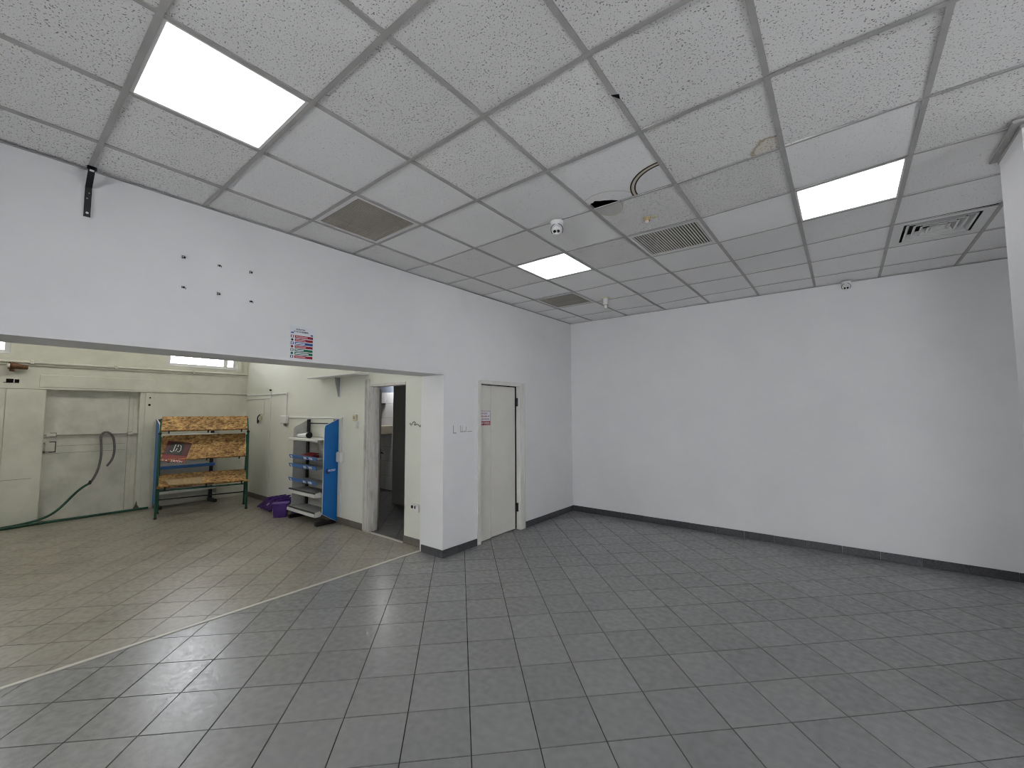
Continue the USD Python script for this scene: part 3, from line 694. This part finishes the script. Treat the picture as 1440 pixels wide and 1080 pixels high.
# door in the left wall
d1 = thing('door_1', 'closed cream flush door with seam and red notice near the back corner', 'door', kind='structure')
xd = XL - .055
lf_ = part(d1, 'leaf', rbx(xd - .04, xd, 4.225, 4.742, .012, 1.985, .004), 'door_paint')
part(d1, 'side_leaf', rbx(xd - .04, xd + .004, 3.965, 4.222, .004, 1.985, .004), 'door_paint')
part(d1, 'stop', bx(xd - .06, xd - .041, 3.90, 4.885, .0, 2.03), 'grille_dark')  # dark sheet closing the opening behind the leaves
part(d1, 'casing', rbx(XL - .06, XL + .012, 3.897, 3.962, .0, 2.03, .003), 'casing_paint')
part(d1, 'casing', rbx(XL - .06, XL + .016, 4.770, 4.888, .0, 2.03, .004), 'casing_paint')
part(d1, 'casing', cat_([rbx(XL + .016, XL + .024, 4.80, 4.825, .0, 2.03, .003), rbx(XL + .016, XL + .024, 4.85, 4.88, .0, 2.03, .003)]), 'casing_paint')
part(d1, 'casing', rbx(XL - .06, XL + .014, 3.962, 4.888, 1.995, 2.045, .004), 'casing_paint')
for z in (1.715, .25): part(lf_, 'hinge', rbx(xd - .01, XL - .02, 4.744, 4.768, z, z + .115, .003), 'black_metal')
part(d1, 'sealed_joint', bx(xd - .041, xd - .002, 4.222, 4.225, .012, 1.985), 'seam_dark')
# pencil marks on the wall
mk = thing('wall_writing', 'faint dark scribble on the wall left of the white door', 'writing')
part(mk, 'stroke', cat_([bx(XL, XL + .0008, 3.483, 3.489, 1.385, 1.48), bx(XL, XL + .0008, 3.483, 3.535, 1.385, 1.392), bx(XL, XL + .0008, 3.60, 3.604, 1.40, 1.475), bx(XL, XL + .0008, 3.63, 3.634, 1.40, 1.47), bx(XL, XL + .0008, 3.60, 3.70, 1.397, 1.403), bx(XL, XL + .0008, 3.70, 3.704, 1.405, 1.46), bx(XL, XL + .0008, 3.72, 3.80, 1.395, 1.40)]), 'pencil')
o = thing('door_sign', 'white notice with red lettering and red band on the cream door', 'sign')
ys, zs, xs_ = 3.975, 1.465, xd + .004
W_, H_ = .225, .185
part(o, 'sheet', bx(xs_, xs_ + .0015, ys, ys + W_, zs, zs + H_), 'paper')
part(o, 'border', cat_([bx(xs_ + .0015, xs_ + .002, ys, ys + W_, zs + H_ - .006, zs + H_), bx(xs_ + .0015, xs_ + .002, ys, ys + .004, zs, zs + H_), bx(xs_ + .0015, xs_ + .002, ys + W_ - .004, ys + W_, zs, zs + H_)]), 'ink_red')
part(o, 'lettering', cat_([text_at(s, .019, (xs_ + .0015, ys + x, zs + z), EX, EY, w, .0006, True) for s, x, z, w in (('ACCESUL', .05, .142, .12), ('PERSOANELOR', .018, .105, .19), ('NEAUTORIZATE', .018, .068, .19))]), 'ink_red')
sb_ = part(o, 'band', bx(xs_ + .0015, xs_ + .002, ys, ys + W_, zs, zs + .052), 'ink_red')
part(sb_, 'band_lettering', text_at('STRICT INTERZIS', .024, (xs_ + .002, ys + .015, zs + .014), EX, EY, .195, .0006, True), 'paper')

# ------------------------------------------------------------------ annex: doorway
d2 = thing('door_2', 'open doorway with worn grey wooden frame in the side wall', 'door', kind='structure')
part(d2, 'casing', cat_([rbx(-5.315, -5.215, YS - .022, YS + .001, .0, 2.10, .004), rbx(-5.30, -5.27, YS - .034, YS - .022, .02, 2.08, .003)]), 'worn_casing')
part(d2, 'jamb', cat_([rbx(-5.235, -5.195, YS - .005, YS + .14, .0, 2.03, .003), rbx(-5.197, -5.18, YS + .05, YS + .09, .0, 2.01, .003)]), 'worn_casing')
part(d2, 'header', rbx(-5.235, -4.42, YS - .006, YS + .14, 1.995, 2.03, .003), 'worn_casing')
dl_ = part(d2, 'door_leaf', place(cat_([rbx(0, .78, -.02, .02, .01, 1.97)]), (-5.22, YS + .15, 0), (-.81, .586, 0), (-.586, -.81, 0), (0, 0, 1)), 'leaf_brown')
part(dl_, 'door_handle', place(cat_([cyl((.70, -.02, 1.0), (.70, -.06, 1.0), .010), cyl((.70, -.06, 1.0), (.58, -.06, 1.0), .009), rbx(.68, .72, -.026, -.02, .90, 1.06)]), (-5.22, YS + .15, 0), (-.81, .586, 0), (-.586, -.81, 0), (0, 0, 1)), 'black_metal')
o = thing('wall_fan', 'black round device on a black bracket against the tiled wall', 'device', loc=(-7.88, 5.43, 0))
part(o, 'body', ball((0, -.10, 1.92), .11, 3, (.85, .8, 1.05)), 'black_plastic', smooth=True)
part(o, 'bracket', rbx(-.19, .19, -.2, .0, 1.80, 1.835, .008), 'black_metal')
part(o, 'hanger', cat_([cyl((.055, -.02, 1.80), (.055, -.02, 1.35), .008), rbx(-.03, -.005, -.03, -.01, 1.60, 1.78), rbx(-.04, .06, -.03, -.01, 1.545, 1.565)]), 'black_metal')
o = thing('ceiling_light', 'unseen bulkhead lamp placed behind the partition to light the tiled wall', 'ceiling light', loc=(-7.3, 5.15, 2.38))  # lamp out of view, placed to light the tiled wall
part(o, 'base', cyl((0, 0, .03), (0, 0, .0), .14, .14, 24), 'white_plastic', smooth=35)
part(o, 'globe', ball((0, 0, -.01), .11, 2, (1, 1, .5)), 'unseen_globe_glow', smooth=True)
single('counter_board', rbx(-7.95, -7.46, 5.05, 5.44, 1.19, 1.36, .006), 'beige_board', 'beige board fixed low on the tiled wall beyond the doorway', 'board')
o = thing('wall_socket', 'white double wall socket low beside the pillar', 'socket', loc=(-4.19, YS, .468))
part(o, 'plate', rbx(-.065, .065, -.012, 0, -.042, .042), 'white_plastic')
for k in (-1, 1): part(o, 'outlet', cyl((.032 * k - .03, -.016, 0), (.032 * k - .03, -.008, 0), .020, None, 18), 'black_plastic')
part(o, 'cover', rbx(.02, .075, -.03, -.012, -.05, .02), 'white_plastic')
o = thing('wall_writing', 'faint rust coloured scrawl on the strip of wall right of the doorway', 'writing')
part(o, 'stroke', tube([(-4.33, YS - .001, 1.495), (-4.29, YS - .001, 1.475), (-4.25, YS - .001, 1.52), (-4.22, YS - .001, 1.50), (-4.24, YS - .001, 1.47), (-4.18, YS - .001, 1.485), (-4.13, YS - .001, 1.455), (-4.12, YS - .001, 1.475)], .004, 6), 'cut_brown')

# shelf on the side wall
o = thing('wall_shelf', 'white shelf board on a steel bracket high on the annex side wall', 'shelf')
part(o, 'board', rbx(-6.60, -5.25, 3.20, YS, 2.165, 2.19, .004), 'white_metal')
part(o, 'bracket', prism([(YS, 2.165), (YS - .075, 2.165), (YS - .070, 2.10), (YS - .02, 1.88), (YS, 1.87)], 'x', -6.03, -6.005), 'shelf_grey')
part(o, 'wall_cleat', rbx(-6.055, -5.98, YS - .006, YS, 1.86, 2.165), 'white_metal')
# trunking, boxes and pipes
PX = YS - .012
o = thing('cable_trunking', 'thin white cable trunking branching across the annex side wall', 'cable trunking')
part(o, 'upper_run', rbx(XF, -7.78, YS - .016, YS, 1.972, 1.992, .003), 'white_plastic')
part(o, 'lower_run', rbx(XF, -8.45, YS - .014, YS, 1.90, 1.918, .003), 'white_plastic')
part(o, 'drop', rbx(-8.43, -8.395, YS - .018, YS, .10, 2.04, .003), 'white_plastic')
part(o, 'drop', rbx(-8.70, -8.685, YS - .012, YS, 1.60, 1.90, .003), 'white_plastic')
part(o, 'drop', rbx(-7.77, -7.735, YS - .018, YS, 1.588, 2.0, .003), 'white_plastic')
part(o, 'end_cap', cyl((-8.41, YS - .03, 2.06), (-8.41, YS - .005, 2.06), .016), 'black_plastic')
part(o, 'cross_run', rbx(-7.655, -5.90, YS - .014, YS, 1.545, 1.562, .003), 'white_plastic')
part(o, 'drop', rbx(-5.94, -5.905, YS - .018, YS, 1.052, 1.562, .003), 'white_plastic')
part(o, 'drop', rbx(-5.94, -5.905, YS - .018, YS, .10, .898, .003), 'white_plastic')
o = thing('junction_box', 'white junction box under the trunking left of the blue display', 'junction box')
part(o, 'box', rbx(-7.87, -7.66, YS - .06, YS, 1.445, 1.585, .008), 'white_plastic')
part(o, 'gland', cyl((-7.75, YS - .03, 1.445), (-7.75, YS - .03, 1.41), .02), 'shelf_grey')
o = thing('junction_box', 'white junction box behind the blue display panel', 'junction box')
part(o, 'box', rbx(-5.99, -5.86, YS - .05, YS, .90, 1.05, .008), 'white_plastic')
part(o, 'lid', rbx(-5.98, -5.87, YS - .055, YS - .05, .915, 1.035, .004), 'white_plastic')
o = thing('wall_hook', 'old metal hook with dangling cable end near the annex corner', 'hook')
part(o, 'plate', rbx(-8.86, -8.78, YS - .02, YS, 1.50, 1.62), 'yellowed_plastic')
part(o, 'hook_arm', tube([(-8.80, YS - .02, 1.60), (-8.78, YS - .07, 1.57), (-8.78, YS - .08, 1.50), (-8.84, YS - .05, 1.44), (-8.86, YS - .03, 1.50)], .010, 8), 'black_metal')
part(o, 'cable', tube([(-8.692, YS - .01, 1.62), (-8.72, YS - .02, 1.58), (-8.78, YS - .03, 1.60)], .007, 8), 'white_plastic')
o = thing('wall_switch', 'beige twin wall switch left of the open doorway', 'wall switch')
part(o, 'upper_plate', rbx(-5.60, -5.515, YS - .03, YS, 1.515, 1.605, .006), 'yellowed_plastic')
part(o, 'lower_plate', rbx(-5.555, -5.475, YS - .026, YS, 1.41, 1.505, .006), 'white_plastic')
part(o, 'rocker', rbx(-5.585, -5.535, YS - .036, YS - .03, 1.54, 1.58, .004), 'grille_slat_dusty')
part(o, 'rocker', rbx(-5.54, -5.49, YS - .032, YS - .026, 1.43, 1.48, .004), 'white_plastic')
o = thing('pipe', 'long painted pipe running under the annex windows', 'pipe')
part(o, 'run', tube([(XF + .03, -.9, 2.392), (XF + .03, .2, 2.397), (XF + .03, 2.15, 2.405), (XF + .03, YS - .01, 2.412)], .020, 10), 'far_paint', smooth=40)
part(o, 'lower_run', tube([(XF + .02, -.9, 2.355), (XF + .02, YS - .01, 2.375)], .010, 8, False), 'far_paint', smooth=40)
for y in (.5, 1.43, 2.5): part(o, 'clip', rbx(XF, XF + .054, y - .02, y + .02, 2.375, 2.43, .004), 'far_paint')
o = thing('wall_lamp', 'small bronze spot lamp on the annex wall under the left window', 'wall lamp', loc=(XF, .34, 2.325))
part(o, 'stem', cyl((0, .05, 0), (.05, .05, 0), .02), 'bronze', smooth=35)
part(o, 'shade', cyl((.06, .12, -.01), (.10, -.06, .005), .028, .055, 20), 'bronze', smooth=35)
part(o, 'bulb', ball((.100, -.050, .006), .034, 2), 'lamp_glint', smooth=True)  # small pale ball reads as a glint on the lamp
part(o, 'knuckle', cyl((.07, -.03, -.04), (.07, -.03, -.075), .028, .022, 14), 'bronze', smooth=35)

# metal door in the far wall
d3 = thing('door_3', 'dirty pale metal door with bolt bar set back in the far wall', 'door', kind='structure')
xm = XF - .10
part(d3, 'leaf', rbx(xm - .05, xm, .672, 1.83, .0, 2.004, .004), 'metal_door_paint')
part(d3, 'border', cat_([bx(xm, xm + .008, .68, .74, .02, 2.0), bx(xm, xm + .008, 1.70, 1.76, .02, 2.0), bx(xm, xm + .008, .74, 1.70, 1.92, 2.0)]), 'metal_door_paint')
part(d3, 'frame_post', rbx(xm, XF - .005, 1.765, 1.83, .0, 2.004, .004), 'far_paint')
part(d3, 'bolt_bar', cyl((xm + .03, .66, 1.302), (xm + .03, 1.76, 1.288), .011, None, 10), 'dirt_line')
part(d3, 'bar_bracket', rbx(xm, xm + .05, .70, .80, 1.28, 1.325), 'metal_door_paint')
part(d3, 'bar_bracket', rbx(xm, xm + .05, 1.64, 1.70, 1.27, 1.31), 'metal_door_paint')
part(d3, 'bar_hook', tube([(xm + .03, 1.75, 1.288), (xm + .03, 1.80, 1.285), (xm + .03, 1.80, 1.20), (xm + .03, 1.77, 1.195)], .008, 8, False), 'dirt_line')
part(d3, 'bar_plate', bx(xm, xm + .004, .69, .815, 1.27, 1.34), 'dirt_line')  # dark sheet that outlines the bar bracket
part(d3, 'bar_plate', bx(xm, xm + .004, 1.63, 1.71, 1.26, 1.32), 'dirt_line')
part(d3, 'latch_plate', bx(xm, xm + .004, .685, .815, 1.035, 1.205), 'seam_dark')  # dark sheet that outlines the latch box
part(d3, 'latch_box', rbx(xm, xm + .04, .695, .80, 1.05, 1.19, .006), 'metal_door_paint')
part(d3, 'latch_tongue', bx(xm, xm + .03, .673, .70, 1.17, 1.19), 'dirt_line')
part(d3, 'latch_tongue', bx(xm, xm + .03, .673, .70, 1.03, 1.06), 'seam_dark')
for z in (1.13, 1.02): part(d3, 'seam', bx(xm, xm + .003, .80, 1.62, z - .003, z + .003), 'dirt_line')
part(d3, 'seam', bx(xm, xm + .003, 1.64, 1.646, .02, 1.92), 'dirt_line')
part(d3, 'dirt_patch', prism([(1.735, .01), (1.83, .012), (1.815, .05), (1.80, .075), (1.79, .15), (1.775, .10), (1.76, .05)], 'x', XF - .005, XF - .003), 'seam_dark')
# hoses
o = thing('garden_hose', 'green hose with grey end looped over the metal door bar', 'hose')
hx = XF + .06
part(o, 'green_length', tube([(hx + .10, -.45, .03), (hx + .08, .05, .03), (hx + .05, .55, .04), (hx + .0, .80, .115), (hx - .03, 1.0, .33), (hx - .04, 1.20, .52)], .017, 10), 'green_hose', smooth=40)
part(o, 'grey_length', tube([(hx - .04, 1.20, .52), (hx - .04, 1.29, .75), (hx - .05, 1.315, .96), (hx - .06, 1.305, 1.19), (hx - .07, 1.328, 1.318), (hx - .05, 1.365, 1.330), (hx - .03, 1.41, 1.30), (hx - .02, 1.458, 1.158), (hx - .02, 1.46, .95), (hx - .02, 1.385, .775)], .016, 10), 'grey_hose', smooth=40)
part(o, 'coupling', tube([(hx - .04, 1.195, .51), (hx - .042, 1.215, .56)], .021, 10, False), 'rubber')
o = thing('garden_hose', 'green hose lying along the foot of the far wall', 'hose')
part(o, 'length', tube([(hx + .16, -.45, .018), (hx + .13, .3, .018), (hx + .07, .75, .018), (hx + .04, 1.3, .018), (hx + .02, 1.75, .018), (hx + .03, 1.93, .02)], .018, 10), 'green_hose', smooth=40)

# ------------------------------------------------------------------ gondola shelving
def gondola(origin, rz, W, label, blue_right=True, shelves=(), sparse=False):
    o = thing('shelf_unit', label, 'shelving unit', group=None, loc=origin, rz=rz)
    D = .30
    for x in (0.0, W):
        part(o, 'column', cat_([rbx(x - .03, x + .03, D - .045, D - .01, .02, 1.53, .004)] + [bx(x - .006, x + .006, D - .047, D - .044, z, z + .02) for z in np.arange(.1, 1.5, .05)]), 'black_metal')
        part(o, 'foot', rbx(x - .035, x + .035, .0, D + .01, .0, .055, .008), 'black_metal')
    part(o, 'crossbar', rbx(.03, W - .03, D - .03, D - .012, 1.455, 1.475, .003), 'black_metal')
    part(o, 'back_panel', cat_([bx(.03, W - .03, D - .02, D - .012, z, z + .092) for z in np.arange(.16, 1.24, .1)]), 'side_sheet')
    for s in (0, 1):
        blue = (s == 1) == blue_right; x = W + .032 if s else -.032
        top = [(.085, .165), (.085, 1.405), (.10, 1.445), (D - .005, 1.535), (D + .005, 1.53), (D + .005, .025)] if blue else [(.05, .16), (.05, 1.39), (.07, 1.415), (D - .01, 1.53), (D, .16)]
        p = part(o, 'side_panel', prism(top, 'x', x - .008, x + .008), 'blue_panel' if blue else 'side_sheet', label='glossy blue side panel with emblem' if blue and not sparse else None)
        if blue: part(p, 'panel_edge', prism(Polygon(top).buffer(.004).difference(Polygon(top)), 'x', x - .009, x + .009), 'white_metal')
        if blue and not sparse:
            q = x + .008
            c = Polygon([(.155 + .040 * math.cos(t), .775 + .040 * math.sin(t)) for t in np.linspace(0, 2 * math.pi, 32)[:-1]])
            c2 = Polygon([(.172 + .030 * math.cos(t), .785 + .030 * math.sin(t)) for t in np.linspace(0, 2 * math.pi, 32)[:-1]])
            part(p, 'emblem', prism(c.difference(c2), 'x', q, q + .001), 'navy')
            part(p, 'emblem_text', text_at('echer', .036, (q, .158, .770), (0, 1, 0), (0, 0, 1), .112, .0012, True), 'cloudy_white')
    for z, kind in shelves:
        if kind == 'white':
            part(o, 'shelf', cat_([rbx(-.03, W + .01, .0, D - .02, z - .012, z, .003), rbx(-.05, W + .0, -.012, .004, z - .035, z + .004, .003)]), 'white_metal')
        elif kind == 'blue':
            s = part(o, 'shelf', rbx(-.01, W - .02, .03, D - .02, z - .02, z - .012, .003), 'shelf_grey')
            pr_ = part(o, 'price_rail', place(rbx(-.05, W - .02, -.006, .006, -.03, .03, .004), (0, .01, z), (1, 0, 0), (0, .94, .34), (0, -.34, .94)), 'blue_rail')
            for a, b in () if sparse else ((.0, .05), (.42, .50), (.58, .68)):
                part(pr_, 'price_label', place(bx(a, b, -.0085, -.006, -.018, .018), (0, .01, z), (1, 0, 0), (0, .94, .34), (0, -.34, .94)), 'label_white')
        else:
            sh_ = part(o, 'shelf', rbx(-.02, W - .02, .01, D - .02, z - .004, z + .012, .003), 'shelf_grey')
            part(sh_, 'shelf_lip', rbx(-.05, W + .0, -.014, .0, z - .045, z + .0, .004), 'white_metal')
            part(sh_, 'lip_gasket', rbx(-.04, W - .05, .0, .016, z + .006, z + .020, .003), 'black_plastic')
            for x in (-.045, W - .012): part(sh_, 'shelf_bracket', prism([(.0, z - .045), (.08, z - .045), (.10, z + .0), (.07, z + .035), (.0, z + .02)], 'x', x, x + .012), 'white_metal')
    return o


g1 = gondola((-6.86, 3.105, 0), 0, .82, 'white retail shelf unit with glossy blue side panel against the side wall', True,
             [(1.243, 'white'), (.957, 'blue'), (.822, 'blue'), (.605, 'blue'), (.445, 'deck'), (.170, 'deck')])
g2 = gondola((-9.17, 2.02, 0), 90, .80, 'second retail shelf unit standing behind the chipboard display stand', False, [(1.26, 'white'), (.70, 'blue'), (.30, 'deck')], sparse=True)
o = thing('tube', 'white tapered tube with black end on the top shelf', 'tube')
part(o, 'body', cyl((-6.82, 3.20, 1.275), (-6.46, 3.19, 1.29), .026, .044, 20), 'white_plastic', smooth=35)
part(o, 'end_cap', cyl((-6.47, 3.19, 1.29), (-6.445, 3.19, 1.291), .047, .047, 20), 'black_plastic', smooth=35)
o = thing('carton', 'flat red carton lying on the upper blue-edged shelf', 'carton')
part(o, 'tray', rbx(-6.66, -6.34, 3.15, 3.30, .950, .985, .004), 'red_box')
part(o, 'lid', place(rbx(-.16, .16, -.075, .075, 0, .008, .002), (-6.48, 3.22, .992), (1, 0, 0), (0, .97, .24), (0, -.24, .97)), 'red_box')

# ------------------------------------------------------------------ chipboard display stand
ST_O = np.array([-8.434, 1.798, 0.]); ew = np.array([.258, .966, 0]); ew /= np.linalg.norm(ew); ed = np.array([-ew[1], ew[0], 0]); ez = np.array([0, 0, 1.])
ang = math.degrees(math.atan2(ew[1], ew[0]))
st = thing('display_stand', 'green steel display stand with three slanted chipboard shelves', 'display stand', loc=tuple(ST_O), rz=ang)
# local axes: x along the width, y to the rear, z up
for w in (.012, 1.205):
    fl_ = part(st, 'front_leg', cat_([tube([(w, .0, .012), (w, .06, .70), (w, .13, 1.30)], .017, 8, False)]), 'green_steel')
    rl_ = part(st, 'rear_leg', tube([(w, .46, .012), (w, .36, .55), (w, .16, 1.22)], .016, 8, False), 'green_steel')
    part(fl_, 'leg_cap', cyl((w, .13, 1.295), (w, .132, 1.325), .022), 'black_plastic')
    part(fl_, 'leg_foot', cyl((w, .0, .0), (w, .0, .02), .021), 'rubber')
    part(rl_, 'leg_foot', cyl((w, .46, .0), (w, .46, .02), .021), 'rubber')
    part(st, 'arm', tube([(w, .0, .455), (w, .40, .60)], .012, 8, False), 'green_steel')
    part(st, 'arm', tube([(w, .08, .87), (w, .40, 1.24)], .012, 8, False), 'green_steel')
    part(st, 'arm', tube([(w, .13, 1.30), (w, .34, 1.54)], .012, 8, False), 'green_steel')
part(st, 'front_rail', cyl((.012, .02, .425), (1.205, .02, .425), .012, None, 10), 'green_steel')
part(st, 'rear_rail', cyl((.012, .40, .23), (1.205, .40, .23), .010, None, 10), 'black_metal')
part(st, 'rear_rail', cyl((.012, .38, .58), (1.205, .38, .58), .012, None, 10), 'green_steel')


def slope(y0, z0, y1, z1):
    d = np.array([0, y1 - y0, z1 - z0]); L = np.linalg.norm(d); d /= L
    return np.array([0, y0, z0]), d, np.cross([1., 0, 0], d), L


def board(w0, w1, s, name='shelf_board'):
    p, d, nrm, L = s
    bd_ = part(st, name, place(rbx(w0, w1, 0, L, 0, .014, .002), p, (1, 0, 0), d, nrm), 'osb')
    part(bd_, 'shelf_lip', place(rbx(w0, w1, -.008, .004, -.004, .030, .002), p, (1, 0, 0), d, nrm), 'osb')
    for w in (w0 + .10, (w0 + w1) / 2 + .02, w1 - .10):
        part(bd_, 'clip', place(rbx(w - .010, w + .010, -.016, .004, -.045, .026, .002), p, (1, 0, 0), d, nrm), 'black_plastic')


S1, S2, S3 = slope(0, .468, .38, .625), slope(.10, .885, .40, 1.262), slope(.18, 1.345, .38, 1.572)
board(.01, 1.225, S1); board(.035, 1.185, S2); board(.02, 1.21, S3)
# sign leaning on the middle board
p, d, nrm, L = S2
sg = lambda name, m, mm: part(sgn, name, m, mm)
sgn = thing('sign_board', 'dark red and black printed board leaning on the middle chipboard shelf', 'sign', loc=tuple(ST_O), rz=ang)
rot = math.radians(-12.5); cw = np.array([math.cos(rot), math.sin(rot)]); cs = np.array([-math.sin(rot), math.cos(rot)])
ax = lambda c: np.array([c[0], 0, 0]) + d * c[1]
org = p + d * -.015 + nrm * .018 + np.array([.03, 0, 0]); exs, eys = ax(cw), ax(cs)
sg('board', place(rbx(0, .316, 0, .392, 0, .006, .001), org, exs, eys, nrm), 'sign_maroon')
sg('band', place(bx(0, .316, .0, .13, .006, .007), org, exs, eys, nrm), 'sign_red')
sg('black_field', place(bx(.05, .235, .14, .37, .006, .0072), org, exs, eys, nrm), 'sign_black')
strokes = [[(.075, .20), (.10, .18), (.115, .20), (.115, .33)], [(.135, .20), (.15, .23), (.15, .26)], [(.15, .29), (.155, .33)], [(.165, .20), (.19, .195), (.205, .24), (.19, .31), (.175, .325)]]
for s in strokes:
    sg('lettering', place(tube([(a, b, .0075) for a, b in s], .006, 6, False), org, exs, eys, nrm), 'sign_ink')
sg('band_lettering', place(text_at('TATOH', .034, (.13, .002, .007), (1, 0, 0), (0, 1, 0), .15, .0008, True), org, exs, eys, nrm), 'label_white')
sg('band_lettering', place(cat_([cyl((.03, .02, .007), (.03, .02, .008), .014), cyl((.075, .018, .007), (.075, .018, .008), .010)]), org, exs, eys, nrm), 'label_white')
# cardboard on the lowest shelf
p, d, nrm, L = S1
cb = thing('cardboard_sheet', 'folded brown cardboard sheet lying on the lowest chipboard shelf', 'cardboard', loc=tuple(ST_O), rz=ang)
part(cb, 'panel', place(prism([(.17, .0), (.60, -.02), (.57, .20), (.08, .22)], 'z', .0, .005), p + nrm * .030, (1, 0, 0), d, nrm), 'cardboard')
part(cb, 'flap', place(prism([(.15, .0), (.60, -.02), (.60, .04), (.15, .06)], 'z', .0, .004), p + nrm * .042, (1, 0, 0), d, nrm), 'cardboard')

# ------------------------------------------------------------------ purple bins
def bin_mesh(l, w, h, t=.004, taper=.82, rd=.02):
    def shell(l, w, h, z0):
        a = sbox(-l / 2 + rd, -w / 2 + rd, l / 2 - rd, w / 2 - rd).buffer(rd, quad_segs=4)
        P = []
        for z, s in ((z0, taper), (h, 1.)):
            for x, y in list(a.exterior.coords)[:-1]: P.append((x * s, y * s, z))
        m = trimesh.convex.convex_hull(np.array(P)); return m3.Manifold(m3.Mesh(np.array(m.vertices, np.float32), np.array(m.faces, np.uint32)))
    m = shell(l, w, h, 0) - shell(l - 2 * t, w - 2 * t, h + .001, t)
    k = m.to_mesh(); return trimesh.Trimesh(k.vert_properties[:, :3], k.tri_verts, process=False)


def rotm(rx, ry, rz):
    return trimesh.transformations.euler_matrix(math.radians(rx), math.radians(ry), math.radians(rz), 'sxyz')


BINS = [((-7.78, 3.24), (.44, .28, .06), (0, -27, 4), 'leftmost flat purple plastic bin leaning in the heap on the annex floor', 0),
        ((-7.60, 3.235), (.44, .28, .06), (0, -29, 5), 'second flat purple plastic bin from the left leaning in the heap', 1),
        ((-7.42, 3.23), (.44, .28, .06), (0, -28, 6), 'third flat purple plastic bin from the left leaning in the heap', 0),
        ((-7.02, 3.32), (.20, .15, .24), (0, 0, 4), 'purple plastic bin upright against the wall behind the heap', 0),
        ((-7.06, 3.07), (.22, .17, .22), (0, 0, 58), 'purple plastic bin with pale sticker standing nearest beside the white shelf unit', 2)]
for (cx, cy), (l_, w_, h_), (ra, rb, rc), lab, sticker in BINS:
    m = bin_mesh(l_, w_, h_); T = rotm(ra, rb, rc); m.apply_transform(T); dz = -m.bounds[0][2]; m.apply_translation((cx, cy, dz))
    o = thing('plastic_bin', lab, 'bin', group=None)
    bb_ = part(o, 'body', m, 'purple_plastic')
    lip = cat_([bin_mesh(l_ + .018, w_ + .018, .014, .012, 1.0)]); lip.apply_translation((0, 0, h_ - .014)); lip.apply_transform(T); lip.apply_translation((cx, cy, dz))
    part(o, 'rim', lip, 'purple_plastic')
    if sticker:
        s = bx(-.045, .045, -w_ / 2 * .93 - .003, -w_ / 2 * .93 + .001, h_ * .45, h_ * .75) if sticker == 1 else bx(-l_ / 2 * .95 - .004, -l_ / 2 * .95 + .002, -.05, .04, h_ * .3, h_ * .6)
        s.apply_transform(T); s.apply_translation((cx, cy, dz)); part(bb_, 'sticker', s, 'label_white')

# annex lamps, unseen above the frame, placed to light the annex
for x, y, lab in ((-7.4, 1.4, 'unseen twin tube lamp high on the annex ceiling, lighting the annex near the shelving'), (-7.4, -1.6, 'unseen twin tube lamp high on the annex ceiling, lighting the annex farthest from the shelving')):
    o = thing('ceiling_light', lab, 'ceiling light', group='unseen tube lamps lighting the annex', loc=(x, y, ZA))
    part(o, 'housing', rbx(-.12, .12, -.75, .75, -.05, 0), 'white_metal')
    for k in (-1, 1): part(o, 'lamp_tube', cyl((.06 * k, -.7, -.07), (.06 * k, .7, -.07), .018, None, 12), 'unseen_tube_glow', smooth=35)
